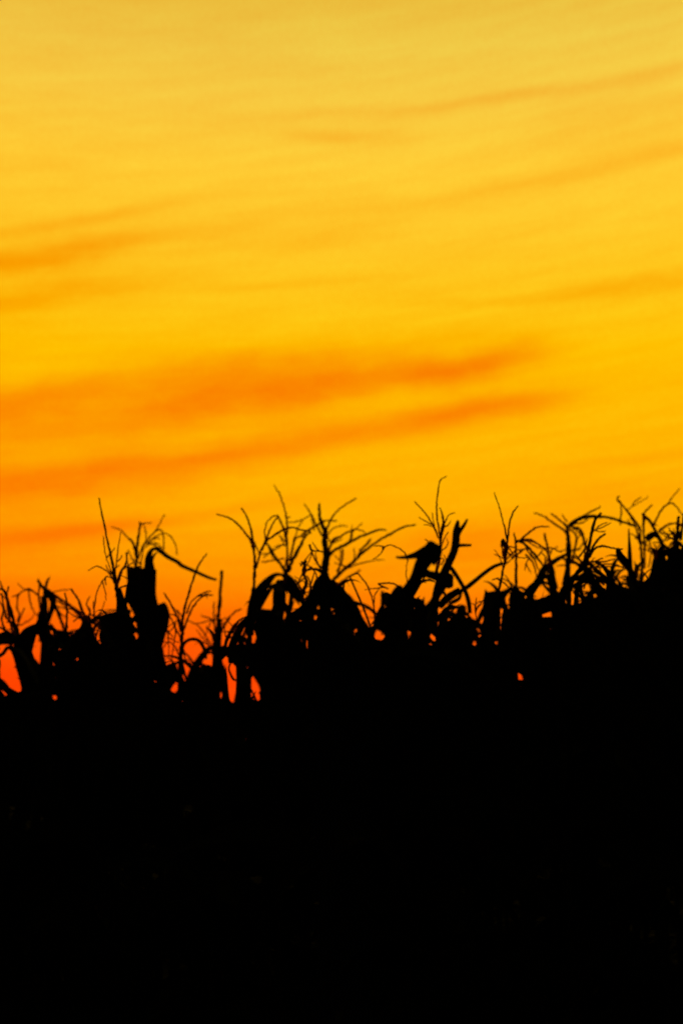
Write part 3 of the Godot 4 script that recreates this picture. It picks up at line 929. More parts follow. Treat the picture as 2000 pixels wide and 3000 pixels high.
	branch([98, 2483, -109, 52, 2448, -87, 30, 2422, -66, 14, 2389, -44, 7, 2363, -22, 4, 2330, 0], 41, 89)
	branch([70, 2347, 103, 52, 2355, 77, 31, 2354, 52, 18, 2348, 26, 8, 2330, 0], 34, 48)
	branch([186, 2347, 55, 160, 2347, 48, 126, 2336, 40, 99, 2326, 32, 72, 2313, 24, 31, 2292, 16, 18, 2280, 8, 8, 2260, 0], 55, 123)
	branch([281, 2388, -67, 241, 2379, -59, 205, 2358, -52, 163, 2332, -45, 117, 2295, -37, 83, 2260, -30, 52, 2233, -22, 31, 2211, -15, 20, 2192, -7, 11, 2170, 0], 61, 129)
	branch([126, 2352, -15, 100, 2363, -13, 76, 2355, -10, 48, 2339, -8, 31, 2328, -5, 21, 2313, -3, 11, 2288, 0], 41, 89)
	branch([138, 2333, -16, 113, 2301, -11, 89, 2261, -5, 65, 2236, 0], 34, 48)
	branch([175, 2249, 98, 142, 2250, 74, 109, 2246, 49, 65, 2232, 25, 38, 2210, 0], 27, 61)
	branch([107, 2226, 41, 96, 2221, 27, 65, 2206, 14, 34, 2186, 0], 48, 68)
	branch([87, 2351, 18, 82, 2325, 9, 72, 2316, 0], 34, 48)
	branch([57, 2300, -6, 52, 2261, -3, 38, 2229, 0], 55, 82)
	branch([115, 2394, -71, 100, 2371, -35, 83, 2353, 0], 28, 41)
	branch([49, 2322, 74, 28, 2323, 37, 18, 2309, 0], 41, 62)
	branch([-39, 2384, 92, -33, 2363, 46, -30, 2358, 0], 34, 48)
	branch([31, 2283, -12, 45, 2265, -6, 65, 2239, 0], 34, 48)
	branch([138, 2305, 125, 129, 2300, 63, 106, 2295, 0], 34, 48)
	branch([31, 2271, -78, 52, 2257, -39, 72, 2243, 0], 34, 48)
	branch([-121, 2395, -70, -102, 2392, -47, -83, 2390, -23, -65, 2390, 0], 27, 46)
	branch([90, 2324, -122, 92, 2302, -81, 91, 2281, -41, 89, 2260, 0], 27, 45)
	branch([54, 2312, 91, 44, 2313, 60, 34, 2315, 30, 24, 2317, 0], 27, 46)
	branch([84, 2355, 75, 81, 2346, 50, 80, 2336, 25, 82, 2327, 0], 27, 46)
	branch([48, 2300, 25, 50, 2288, 17, 49, 2276, 8, 45, 2264, 0], 27, 45)
	branch([80, 2323, 100, 79, 2321, 66, 76, 2319, 33, 72, 2318, 0], 27, 46)
	branch([-4, 2347, 67, 5, 2336, 45, 14, 2325, 22, 21, 2313, 0], 27, 46)
	leaf([-1, 2205, 0, 21, -12, 2182, 14, 35, -29, 2152, 33, 39, -48, 2114, 57, 42, -70, 2070, 85, 42], -18)
	leaf([4, 2208, 0, 22, 22, 2183, 8, 33, 42, 2150, 18, 37, 66, 2111, 29, 37, 89, 2073, 41, 26], 25)
	leaf([1, 2198, 0, 28, 1, 2159, -19, 49, 4, 2111, -43, 45, 8, 2062, -67, 33], 33)
	leaf([38, 2170, 0, 17, 65, 2155, -11, 26, 89, 2136, -22, 21, 113, 2134, -31, 15, 137, 2123, -40, 15, 163, 2102, -52, 14], -37)
	blade([0, 2150, 0, -12, 2187, 12, -46, 2021, 27], 13, -25)
	blade([0, 1775, 0, 3, 2067, -60, 72, 2174, -134], 28, 11)
	blade([0, 1662, 0, 75, 1936, 11, 210, 2158, 24], 27, -4)
	blade([0, 1793, 0, 72, 2016, 15, 250, 2165, 34], 12, 6)
	blade([0, 2078, 0, 38, 2095, 111, 111, 1978, 247], 28, -29)
	blade([0, 1993, 0, 25, 2107, 47, 75, 2079, 105], 49, -14)
	blade([0, 2141, 0, 4, 2193, -49, 74, 2092, -109], 66, 39)
	blade([0, 1824, 0, 20, 2085, -46, 128, 2074, -102], 13, 11)
	blade([0, 1951, 0, 66, 2118, 21, 143, 2109, 46], 7, 18)
	blade([0, 1356, 0, -153, 1554, 103, -406, 1415, 229], 90, 34)
	blade([0, 1099, 0, 64, 1400, 95, 382, 1219, 212], 73, 24)
	blade([0, 848, 0, -124, 1011, -31, -335, 810, -69], 70, -21)
	blade([0, 1004, 0, 66, 1303, -30, 332, 1103, -67], 76, -32)
	# short corn plant with thin drooping strands left of the hooked leaf
	plant("short corn plant with thin drooping strands left of the hooked leaf", 128, -4888, 4, [0, 1882, 0, 0, 2158, 0, -95, 2416, 0])
	branch([3, 2277, -18, -3, 2318, -14, -19, 2367, -11, -42, 2404, -7, -66, 2428, -4, -95, 2416, 0], 54, 82)
	branch([32, 2510, 113, 65, 2527, 85, 97, 2521, 56, 126, 2505, 28, 138, 2476, 0], 45, 64)
	branch([22, 2401, -89, 46, 2398, -59, 73, 2393, -30, 103, 2375, 0], 63, 90)
	branch([33, 2360, 120, 8, 2338, 90, -1, 2307, 60, 1, 2271, 30, 5, 2225, 0], 45, 72)
	branch([21, 2395, -54, 32, 2381, -27, 58, 2366, 0], 90, 63)
	branch([133, 2467, 49, 129, 2426, 24, 135, 2393, 0], 36, 54)
	branch([33, 2512, 89, 45, 2536, 0], 55, 64)
	branch([-37, 2278, 83, -22, 2276, 55, -8, 2270, 28, 3, 2262, 0], 35, 60)
	branch([-32, 2376, -95, -6, 2376, -64, 20, 2374, -32, 45, 2371, 0], 35, 60)
	branch([-2, 2480, 32, 18, 2494, 21, 34, 2514, 11, 45, 2536, 0], 36, 60)
	branch([29, 2262, 99, 18, 2256, 66, 9, 2246, 33, 4, 2234, 0], 35, 60)
	branch([4, 2562, -118, 18, 2556, -79, 31, 2547, -39, 44, 2535, 0], 36, 60)
	blade([0, 1901, 0, 52, 2148, 71, 187, 2388, 159], 24, 6)
	blade([0, 1937, 0, 131, 2498, -30, 265, 2393, -66], 25, -4)
	blade([0, 1751, 0, 56, 2332, 46, 172, 2155, 102], 61, -38)
	blade([0, 1883, 0, -75, 2213, 112, -366, 2209, 250], 24, -10)
	blade([0, 1290, 0, -98, 1682, -89, -575, 1438, -198], 107, 25)
	blade([0, 1174, 0, -159, 1514, -3, -579, 1077, -7], 109, -10)
	blade([0, 497, 0, -107, 833, -83, -506, 345, -185], 80, -8)
	blade([0, 1047, 0, 140, 1266, 55, 358, 864, 122], 105, 23)
	# corn plant with a folded leaf hooked over to the left like a bird's beak
	plant("corn plant with a folded leaf hooked over to the left like a bird's beak", 195, -3802, 9, [0, 2013, 0])
	leaf([-27, 2132, 0, 62, 0, 2169, 33, 46, 23, 2205, 64, 40, 41, 2240, 94, 46, 57, 2267, 117, 51, 75, 2286, 137, 51, 84, 2296, 147, 45, 85, 2304, 153, 38], 26)
	leaf([104, 2310, 0, 50, 84, 2314, 15, 54, 61, 2306, 32, 41, 35, 2294, 51, 25, 6, 2283, 73, 15, -19, 2278, 91, 10, -30, 2279, 99, 6], -32)
	leaf([86, 2281, 0, 31, 89, 2291, 43, 47, 86, 2302, 83, 55, 78, 2310, 121, 43, 71, 2317, 153, 17], -38)
	leaf([45, 2233, 0, 41, 63, 2240, -7, 43, 88, 2236, -17, 43, 114, 2230, -27, 48, 139, 2221, -38, 50, 155, 2215, -45, 23], -39)
	leaf([-21, 2034, 0, 76, -31, 2091, 15, 68, -28, 2142, 29, 57, -21, 2182, 40, 32, -7, 2191, 44, 18], -15)
	leaf([-73, 2062, 0, 29, -69, 2108, 69, 21, -71, 2145, 125, 14, -73, 2165, 155, 9], -35)
	blade([0, 2006, 0, 17, 2329, -17, 106, 2230, -37], 22, 30)
	blade([0, 2006, 0, -33, 2158, -78, -72, 2206, -174], 22, 25)
	blade([0, 1897, 0, -57, 2118, 98, -130, 2075, 218], 11, 34)
	blade([0, 943, 0, 83, 1217, -26, 332, 1019, -58], 94, 18)
	blade([0, 959, 0, -168, 1217, 6, -435, 770, 14], 67, 27)
	blade([0, 1395, 0, 159, 1559, 66, 438, 1212, 146], 69, -7)
	blade([0, 1160, 0, -163, 1418, -4, -378, 1235, -8], 88, 15)
	# corn plant with the highest tassel of all, its thin tip bent right
	plant("corn plant with the highest tassel of all, its thin tip bent right", 372, -4840, 5, [0, 1824, 0, 0, 2125, 0, 7, 2426, 0])
	branch([48, 2809, 28, 23, 2793, 24, 14, 2749, 21, 8, 2694, 17, 10, 2639, 14, 18, 2575, 10, 21, 2530, 7, 19, 2485, 3, 7, 2426, 0], 45, 99)
	branch([-84, 2694, 78, -49, 2662, 58, -22, 2629, 39, -3, 2601, 19, 13, 2564, 0], 45, 90)
	branch([-3, 2684, -84, 2, 2623, -42, 10, 2573, 0], 36, 54)
	branch([13, 2661, 113, 29, 2626, 75, 24, 2588, 38, 21, 2541, 0], 54, 126)
	branch([80, 2661, 21, 57, 2654, 14, 39, 2618, 7, 28, 2573, 0], 36, 72)
	branch([61, 2604, -87, 40, 2568, -44, 25, 2518, 0], 36, 54)
	branch([0, 2500, -106, 37, 2488, -53, 23, 2454, 0], 45, 63)
	branch([14, 2481, -74, 0, 2426, 0], 45, 63)
	branch([39, 2500, -39, 46, 2471, -20, 32, 2444, 0], 45, 54)
	branch([37, 2534, 127, 46, 2524, 64, 29, 2513, 0], 36, 54)
	branch([30, 2649, 13, 37, 2618, 7, 30, 2587, 0], 72, 90)
	branch([-47, 2534, 124, -16, 2524, 62, 16, 2518, 0], 36, 45)
	branch([-70, 2620, 126, -48, 2617, 84, -25, 2615, 42, -1, 2614, 0], 36, 60)
	branch([-42, 2615, 11, -27, 2614, 7, -12, 2610, 4, 2, 2602, 0], 35, 60)
	branch([53, 2606, 114, 50, 2604, 76, 44, 2604, 38, 36, 2607, 0], 35, 60)
	blade([0, 1197, 0, -7, 1883, -14, -714, 1795, -30], 130, -23)
	blade([0, 1282, 0, -188, 1658, -44, -694, 1840, -98], 153, 37)
	blade([0, 1865, 0, -37, 2186, 77, -211, 2323, 172], 18, -30)
	blade([0, 2006, 0, 101, 2437, 25, 316, 1269, 55], 112, -31)
	blade([0, 2145, 0, 36, 2258, 47, 85, 2283, 105], 17, -18)
	blade([0, 1783, 0, 93, 2237, -5, 608, 2305, -10], 24, 0)
	blade([0, 1981, 0, 86, 2215, -99, 267, 2211, -221], 17, 8)
	blade([0, 1077, 0, 250, 1293, 83, 563, 1231, 185], 80, 21)
	blade([0, 1134, 0, -110, 1340, 56, -377, 1065, 124], 80, 14)
	blade([0, 458, 0, -196, 813, -60, -493, 450, -134], 117, -18)
	blade([0, 1237, 0, -91, 1513, -51, -508, 1290, -113], 95, 25)
	# corn plant with one leaf raised straight up like an arm, right of the hooked leaf
	plant("corn plant with one leaf raised straight up like an arm, right of the hooked leaf", 319, -4256, 9, [0, 2039, 0])
	leaf([-10, 2164, 0, 30, 8, 2237, -16, 34, 25, 2279, -25, 43, 41, 2329, -36, 36, 61, 2371, -46, 32, 78, 2409, -54, 30, 87, 2447, -62, 31, 89, 2486, -70, 29, 96, 2518, -76, 16, 99, 2527, -78, 8], 24)
	leaf([78, 2435, 0, 18, 89, 2457, 54, 15, 101, 2472, 97, 13, 109, 2486, 134, 8], 16)
	leaf([78, 2417, 0, 14, 105, 2428, -37, 12, 145, 2438, -88, 10], 27)
	leaf([36, 2299, 0, 37, 48, 2292, 41, 45, 51, 2269, 88, 40, 56, 2255, 118, 13], 31)
	leaf([52, 2351, 0, 13, 69, 2332, -7, 18, 93, 2298, -18, 18, 113, 2263, -30, 19, 125, 2225, -41, 20, 129, 2187, -52, 17], -25)
	leaf([22, 2199, 0, 16, 52, 2229, -16, 17, 85, 2254, -31, 17, 127, 2283, -50, 18, 179, 2327, -75, 17, 222, 2359, -94, 15, 261, 2377, -110, 12], -21)
	leaf([50, 2207, 0, 10, 64, 2217, 17, 15, 82, 2226, 37, 15, 92, 2242, 56, 8], 27)
	leaf([2, 2191, 0, 13, 36, 2234, -23, 15, 70, 2261, -41, 14, 95, 2277, -53, 9], 26)
	leaf([31, 2263, 0, 9, 40, 2231, 51, 12, 46, 2206, 92, 10], 15)
	blade([0, 1574, 0, -85, 1963, 13, -309, 1987, 29], 107, 11)
	blade([0, 1239, 0, 148, 1915, 20, 694, 1605, 44], 102, 1)
	blade([0, 1672, 0, -58, 2145, 75, -449, 2068, 167], 68, 1)
	blade([0, 1638, 0, 80, 1704, 2, 583, 1440, 4], 85, -2)
	blade([0, 1560, 0, 170, 1768, -37, 493, 2154, -83], 22, 5)
	blade([0, 1984, 0, 40, 2266, -98, 89, 2164, -218], 22, -2)
	blade([0, 1349, 0, 181, 1545, 76, 355, 1173, 169], 107, -36)
	blade([0, 1115, 0, -176, 1315, -46, -438, 1081, -103], 99, 17)
	blade([0, 780, 0, 98, 1054, 112, 275, 863, 249], 67, -7)
	blade([0, 1139, 0, -186, 1488, 13, -419, 1108, 29], 95, -21)
	# corn plant with a slim knotted tassel and a bare stem, right of the raised leaf
	plant("corn plant with a slim knotted tassel and a bare stem, right of the raised leaf", 626, -4920, 6, [0, 1907, 0, 0, 2134, 0, 6, 2362, 0])
	branch([1, 2774, -22, 18, 2716, -19, 30, 2663, -16, 41, 2606, -13, 46, 2558, -10, 38, 2501, -6, 22, 2436, -3, 6, 2362, 0], 46, 118)
	branch([96, 2716, -15, 71, 2681, -12, 56, 2633, -9, 48, 2576, -6, 37, 2519, -3, 32, 2482, 0], 55, 128)
	branch([24, 2567, 15, 31, 2555, 8, 41, 2528, 0], 183, 229)
	branch([72, 2500, -34, 54, 2513, -17, 41, 2533, 0], 55, 73)
	branch([70, 2367, -64, 39, 2394, -32, 3, 2410, 0], 55, 82)
	branch([-24, 2400, 35, 3, 2415, 0], 46, 55)
	branch([-94, 2322, 79, -94, 2296, 40, -89, 2270, 0], 45, 63)
	branch([-55, 2336, -107, -83, 2315, -71, -85, 2275, -36, -83, 2229, 0], 45, 63)
	branch([-100, 2321, -65, -87, 2307, -32, -89, 2275, 0], 36, 54)
	branch([90, 2515, -78, 62, 2536, -39, 44, 2556, 0], 46, 64)
	branch([34, 2585, -96, 31, 2528, -48, 33, 2486, 0], 73, 92)
	branch([4, 2527, -89, 14, 2517, -59, 23, 2505, -30, 31, 2492, 0], 36, 61)
	branch([-77, 2295, 101, -84, 2290, 67, -88, 2284, 34, -89, 2276, 0], 36, 60)
	branch([23, 2537, 130, 26, 2527, 87, 27, 2518, 43, 26, 2509, 0], 36, 61)
	branch([-50, 2336, -67, -63, 2319, -45, -77, 2304, -22, -92, 2289, 0], 36, 60)
	branch([-11, 2523, 38, 5, 2501, 26, 17, 2477, 13, 26, 2452, 0], 36, 61)
	branch([137, 2513, -83, 106, 2508, -55, 76, 2509, -28, 48, 2516, 0], 36, 61)
	branch([111, 2536, -77, 92, 2543, -51, 71, 2546, -26, 49, 2544, 0], 36, 61)
	blade([0, 1926, 0, 56, 2434, -74, 462, 1942, -164], 162, 39)
	blade([0, 1789, 0, 25, 2225, -82, 62, 2333, -183], 37, 8)
	blade([0, 1943, 0, -9, 2244, 79, -83, 2085, 175], 20, -36)
	blade([0, 1779, 0, 25, 2348, 15, 81, 2340, 33], 25, 14)
	blade([0, 1844, 0, 23, 2158, -84, 58, 2378, -186], 18, -15)
	blade([0, 1670, 0, 20, 2164, -33, 32, 2302, -74], 40, -26)
	blade([3, 2248, 0, 137, 2359, 64, 399, 1975, 143], 18, 31)
	blade([0, 2101, 0, 95, 2420, 23, 195, 2390, 51], 16, -3)
	blade([0, 935, 0, -244, 1217, 71, -504, 816, 159], 111, 39)
	blade([0, 899, 0, 264, 1292, 18, 501, 906, 39], 114, 15)
	blade([0, 453, 0, 182, 789, 3, 381, 230, 6], 115, 34)
	blade([0, 892, 0, -179, 1291, -41, -601, 1008, -91], 118, 33)
	# stubby corn stalk broken off flat below the slim knotted tassel
	plant("stubby corn stalk broken off flat below the slim knotted tassel", 465, -3822, 9, [0, 2015, 0])
	leaf([0, 2029, 0, 56, 7, 2096, -57, 53, 12, 2149, -100, 52, 18, 2190, -134, 52, 21, 2212, -151, 47], -20)
	leaf([-2, 2071, 0, 28, 12, 2132, 67, 27, 23, 2159, 99, 23, 40, 2177, 128, 15, 51, 2180, 140, 10], 28)
	leaf([0, 2152, 0, 29, -17, 2170, 46, 20, -27, 2182, 75, 8], 32)
	blade([0, 2009, 0, -9, 2117, -59, -129, 2129, -130], 21, 21)
	blade([0, 1594, 0, -6, 1889, 80, -78, 2041, 179], 26, -4)
	blade([0, 1734, 0, -13, 2186, 29, -99, 2076, 64], 15, 34)
	blade([0, 1849, 0, 81, 2153, 43, 183, 2170, 96], 14, -26)
	blade([0, 2009, 0, 34, 2359, -54, 73, 2016, -120], 22, -29)
	blade([0, 1827, 0, -15, 2093, 35, -62, 2092, 78], 23, 36)
	blade([0, 1707, 0, 19, 2139, -35, 94, 2155, -78], 29, 10)
	blade([0, 758, 0, -62, 1005, 76, -418, 746, 168], 76, -5)
	blade([0, 706, 0, -102, 1011, 34, -412, 696, 76], 84, -7)
	blade([0, 1472, 0, 201, 1662, -83, 428, 1586, -184], 96, 37)
	blade([0, 1416, 0, -182, 1741, 52, -370, 1203, 115], 71, 11)
	# corn plant with a tangle of thin branches bending right from a thin stem
	plant("corn plant with a tangle of thin branches bending right from a thin stem", 606, -4312, 7, [0, 1964, 0, 0, 2092, 0, 8, 2219, 0])
	branch([11, 2482, -32, 14, 2451, -24, 14, 2376, -16, 9, 2273, -8, 8, 2219, 0], 56, 143)
	branch([114, 2321, 68, 90, 2359, 54, 69, 2394, 41, 48, 2421, 27, 27, 2444, 14, 11, 2444, 0], 80, 145)
	branch([136, 2370, -7, 125, 2406, -6, 89, 2439, -4, 53, 2447, -2, 29, 2450, 0], 56, 80)
	branch([166, 2397, 47, 127, 2417, 35, 109, 2417, 23, 67, 2448, 12, 33, 2452, 0], 40, 80)
	branch([134, 2502, -13, 92, 2499, -9, 63, 2480, -4, 31, 2452, 0], 56, 89)
	branch([-11, 2373, 68, 6, 2391, 34, 44, 2418, 0], 48, 72)
	branch([119, 2426, -42, 78, 2389, -21, 48, 2422, 0], 40, 80)
	branch([96, 2330, 10, 85, 2351, 7, 75, 2384, 3, 60, 2405, 0], 48, 72)
	branch([99, 2321, -79, 89, 2342, -59, 80, 2368, -40, 62, 2389, -20, 47, 2397, 0], 48, 88)
	branch([53, 2357, -88, 53, 2372, -44, 57, 2385, 0], 32, 56)
	branch([-17, 2384, -64, -4, 2403, -32, 12, 2414, 0], 56, 72)
	branch([26, 2403, 11, -2, 2384, 6, -26, 2361, 0], 40, 48)
	branch([105, 2411, -31, 118, 2392, -16, 110, 2361, 0], 48, 56)
	branch([-25, 2229, 41, -13, 2231, 28, -2, 2231, 14, 8, 2228, 0], 31, 53)
	branch([59, 2329, 30, 54, 2340, 20, 50, 2352, 10, 46, 2365, 0], 31, 53)
	branch([-45, 2431, 13, -35, 2410, 9, -27, 2388, 4, -22, 2365, 0], 31, 53)
	branch([118, 2435, -89, 96, 2437, -59, 74, 2441, -30, 53, 2446, 0], 32, 53)
	branch([11, 2404, 48, 22, 2410, 32, 33, 2414, 16, 44, 2418, 0], 31, 53)
	branch([6, 2338, 6, 9, 2360, 4, 13, 2381, 2, 19, 2402, 0], 31, 53)
	branch([152, 2432, -62, 141, 2408, -41, 128, 2386, -21, 112, 2366, 0], 31, 53)
	leaf([7, 2191, 0, 53, -1, 2227, 54, 48, -10, 2253, 94, 35, -20, 2260, 110, 17], -27)
	leaf([33, 2191, 0, 45, 40, 2245, -66, 32, 44, 2285, -115, 18], 29)
	blade([0, 1990, 0, -4, 2324, 43, -56, 1990, 96], 84, -33)
	blade([0, 2010, 0, 47, 2467, 62, 174, 2166, 138], 14, 1)
	blade([5, 2180, 0, 45, 2331, 78, 97, 2260, 173], 13, 38)
	blade([0, 1314, 0, 217, 1611, 109, 310, 1449, 241], 104, -30)
	blade([0, 971, 0, 107, 1315, -83, 456, 841, -185], 86, 29)
	blade([0, 1166, 0, 171, 1345, 110, 290, 1166, 245], 86, 7)
	blade([0, 1266, 0, -87, 1595, 111, -465, 1178, 247], 73, 27)
	# corn plant with a thick dark stem forking into long branches, towards the right edge
	plant("corn plant with a thick dark stem forking into long branches, towards the right edge", 655, -3733, 15, [0, 1836, 0, 0, 1992, 0, 13, 2147, 0])
	branch([34, 2377, 29, 37, 2349, 23, 39, 2301, 17, 35, 2249, 12, 29, 2198, 6, 13, 2147, 0], 90, 310)
	branch([-67, 2412, 41, -35, 2404, 31, -6, 2385, 21, 20, 2370, 10, 38, 2359, 0], 49, 91)
	branch([15, 2447, -126, 27, 2422, -84, 44, 2391, -42, 40, 2368, 0], 49, 84)
	branch([16, 2402, 60, 40, 2393, 0], 35, 49)
	branch([170, 2468, -118, 112, 2432, -79, 76, 2409, -39, 46, 2384, 0], 49, 91)
	branch([266, 2390, -51, 231, 2399, -42, 191, 2411, -34, 147, 2416, -25, 107, 2413, -17, 80, 2404, -8, 48, 2379, 0], 91, 133)
	branch([125, 2422, -100, 95, 2403, -67, 67, 2393, -33, 46, 2375, 0], 42, 63)
	branch([93, 2320, -9, 88, 2355, -6, 74, 2374, -3, 56, 2373, 0], 84, 126)
	branch([40, 2365, 32, 62, 2346, 21, 59, 2306, 11, 52, 2269, 0], 62, 97)
	branch([-28, 2360, -19, -22, 2325, -14, -19, 2288, -9, -13, 2256, -5, -5, 2234, 0], 83, 104)
	branch([104, 2343, -71, 80, 2317, -47, 62, 2312, -24, 46, 2297, 0], 42, 63)
	branch([19, 2327, -100, 24, 2313, -67, 35, 2311, -33, 41, 2299, 0], 35, 42)
	branch([72, 2352, 42, 61, 2321, 21, 56, 2290, 0], 42, 49)
	branch([-7, 2245, 58, 12, 2252, 29, 31, 2255, 0], 35, 49)
	branch([49, 2342, -82, 51, 2320, -55, 52, 2298, -27, 54, 2276, 0], 27, 46)
	branch([79, 2306, 9, 72, 2304, 6, 64, 2305, 3, 57, 2308, 0], 27, 46)
	branch([31, 2308, -129, 34, 2295, -86, 37, 2281, -43, 38, 2265, 0], 27, 46)
	branch([8, 2316, 2, -3, 2310, 2, -12, 2303, 1, -21, 2295, 0], 27, 46)
	branch([-23, 2275, -61, -18, 2264, -41, -13, 2253, -20, -9, 2242, 0], 27, 46)
	branch([120, 2348, -120, 103, 2359, -80, 82, 2368, -40, 60, 2373, 0], 27, 46)
	branch([-15, 2399, 76, 5, 2392, 51, 23, 2382, 25, 40, 2371, 0], 27, 46)
	leaf([-87, 2160, 0, 25, -65, 2192, -24, 23, -42, 2226, -48, 25, -20, 2259, -72, 28, 14, 2287, -97, 21, 62, 2316, -130, 13], -35)
	leaf([-3, 2178, 0, 27, -18, 2207, 36, 26, -26, 2230, 63, 26, -31, 2244, 80, 15], 26)
	blade([0, 1635, 0, -33, 1920, -85, -119, 2053, -189], 90, -25)
	blade([0, 1905, 0, -16, 2020, -21, -163, 2110, -46], 20, -18)
	blade([1, 1999, 0, 2, 2318, -50, -33, 2205, -110], 19, -8)
	blade([0, 1901, 0, -20, 2095, 99, -62, 2155, 219], 12, 0)
	blade([0, 1849, 0, -62, 2196, 27, -198, 2082, 59], 12, 4)
	blade([0, 1954, 0, 27, 2111, 74, 102, 2141, 164], 39, 23)
	blade([2, 2014, 0, -5, 2310, -44, -36, 2207, -98], 22, 29)
	blade([6, 2062, 0, -80, 2060, 107, -207, 2079, 239], 18, 5)
	blade([0, 1871, 0, 16, 2113, 21, 139, 2213, 46], 19, 12)
	blade([9, 2095, 0, -35, 2422, 77, -190, 1872, 172], 12, 9)
	blade([0, 1938, 0, -12, 2180, 55, -54, 2142, 123], 26, -3)
	blade([12, 2140, 0, 25, 2205, -68, 17, 2189, -152], 20, 13)
	blade([0, 1368, 0, -31, 1574, 99, -468, 1586, 221], 86, -5)
	blade([0, 1716, 0, -12, 2092, 84, -64, 2063, 187], 27, -18)
	blade([0, 701, 0, -117, 941, 83, -345, 681, 185], 64, -6)
	blade([0, 1411, 0, 170, 1735, -99, 468, 1363, -221], 80, -25)
	blade([0, 866, 0, 156, 1036, -46, 475, 881, -103], 76, -21)
	blade([0, 1032, 0, -122, 1237, -28, -462, 906, -63], 63, -9)
	# corn plant with crossed stiff leaves leaning right beside the forked thick stem
	plant("corn plant with crossed stiff leaves leaning right beside the forked thick stem", 916, -4976, 10, [0, 1937, 0, 0, 2168, 0, 9, 2398, 0])
	branch([153, 2695, 4, 139, 2680, 3, 126, 2666, 3, 110, 2614, 2, 99, 2567, 2, 88, 2529, 1, 68, 2477, 1, 38, 2435, 0, 9, 2398, 0], 101, 212)
	branch([167, 2608, -3, 138, 2587, -3, 113, 2553, -2, 97, 2516, -2, 72, 2473, -1, 29, 2431, -1, 7, 2403, 0], 83, 203)
	branch([200, 2663, -49, 160, 2640, -33, 126, 2627, -16, 110, 2605, 0], 46, 65)
	branch([260, 2566, -116, 235, 2561, -93, 198, 2564, -70, 160, 2565, -47, 122, 2548, -23, 97, 2511, 0], 74, 120)
	branch([177, 2485, 95, 141, 2483, 47, 94, 2492, 0], 56, 83)
	branch([244, 2469, -35, 212, 2482, -26, 164, 2485, -17, 115, 2470, -9, 76, 2454, 0], 55, 92)
	branch([187, 2437, -92, 135, 2469, -61, 102, 2487, -31, 72, 2478, 0], 139, 185)
	branch([140, 2404, -6, 122, 2432, -5, 85, 2443, -3, 48, 2429, -2, 14, 2398, 0], 92, 120)
	branch([176, 2412, -114, 136, 2429, -76, 82, 2417, -38, 26, 2361, 0], 74, 101)
	branch([234, 2462, 38, 191, 2468, 26, 148, 2466, 13, 95, 2464, 0], 46, 65)
	branch([106, 2487, -54, 130, 2501, -27, 152, 2506, 0], 46, 65)
	branch([84, 2579, 34, 72, 2536, 17, 51, 2511, 0], 56, 74)
	branch([109, 2467, -22, 86, 2419, -11, 68, 2380, 0], 55, 74)
	branch([51, 2457, -15, 30, 2418, -8, 17, 2370, 0], 55, 74)
	branch([48, 2503, 39, 76, 2540, 19, 99, 2548, 0], 65, 83)
	branch([37, 2515, 26, 57, 2489, 13, 49, 2459, 0], 55, 74)
	branch([121, 2374, 35, 106, 2399, 23, 71, 2396, 12, 45, 2370, 0], 64, 83)
	branch([175, 2400, -41, 150, 2426, -27, 119, 2433, -14, 84, 2417, 0], 55, 74)
	branch([71, 2499, 38, 85, 2535, 19, 81, 2567, 0], 56, 74)
	branch([149, 2445, -25, 142, 2462, -17, 132, 2477, -8, 120, 2491, 0], 36, 61)
	branch([141, 2595, 113, 135, 2601, 76, 128, 2610, 38, 123, 2624, 0], 36, 62)
	branch([119, 2511, -17, 106, 2495, -12, 90, 2482, -6, 72, 2473, 0], 36, 61)
	branch([203, 2680, -124, 176, 2667, -83, 151, 2649, -41, 129, 2627, 0], 36, 62)
	branch([39, 2456, 127, 55, 2484, 85, 68, 2514, 42, 80, 2544, 0], 36, 62)
	branch([89, 2460, 40, 91, 2447, 26, 92, 2433, 13, 90, 2420, 0], 36, 61)
	branch([129, 2424, -53, 111, 2417, -35, 92, 2413, -18, 74, 2411, 0], 36, 61)
	leaf([256, 2454, 0, 17, 226, 2489, 41, 37, 208, 2508, 64, 32, 192, 2531, 90, 15], -39)
	leaf([179, 2375, 0, 41, 156, 2402, 90, 34, 142, 2421, 155, 17], -38)
	blade([0, 2001, 0, 28, 2225, -4, 53, 2409, -8], 17, 10)
	blade([0, 1801, 0, 34, 2057, 3, 518, 2289, 6], 126, 9)
	blade([0, 2014, 0, 21, 2336, 10, 54, 2421, 22], 20, -33)
	blade([0, 1819, 0, 10, 2370, 77, 13, 2362, 171], 24, -3)
	blade([0, 1755, 0, -151, 2200, 56, -620, 2098, 124], 35, -7)
	blade([0, 699, 0, 123, 1007, 111, 452, 853, 246], 94, 1)
	blade([0, 526, 0, -82, 767, -44, -488, 458, -97], 80, -4)
	blade([0, 1362, 0, -184, 1627, -13, -607, 1042, -30], 100, 31)
	blade([0, 713, 0, 228, 1046, 24, 498, 586, 52], 112, 22)


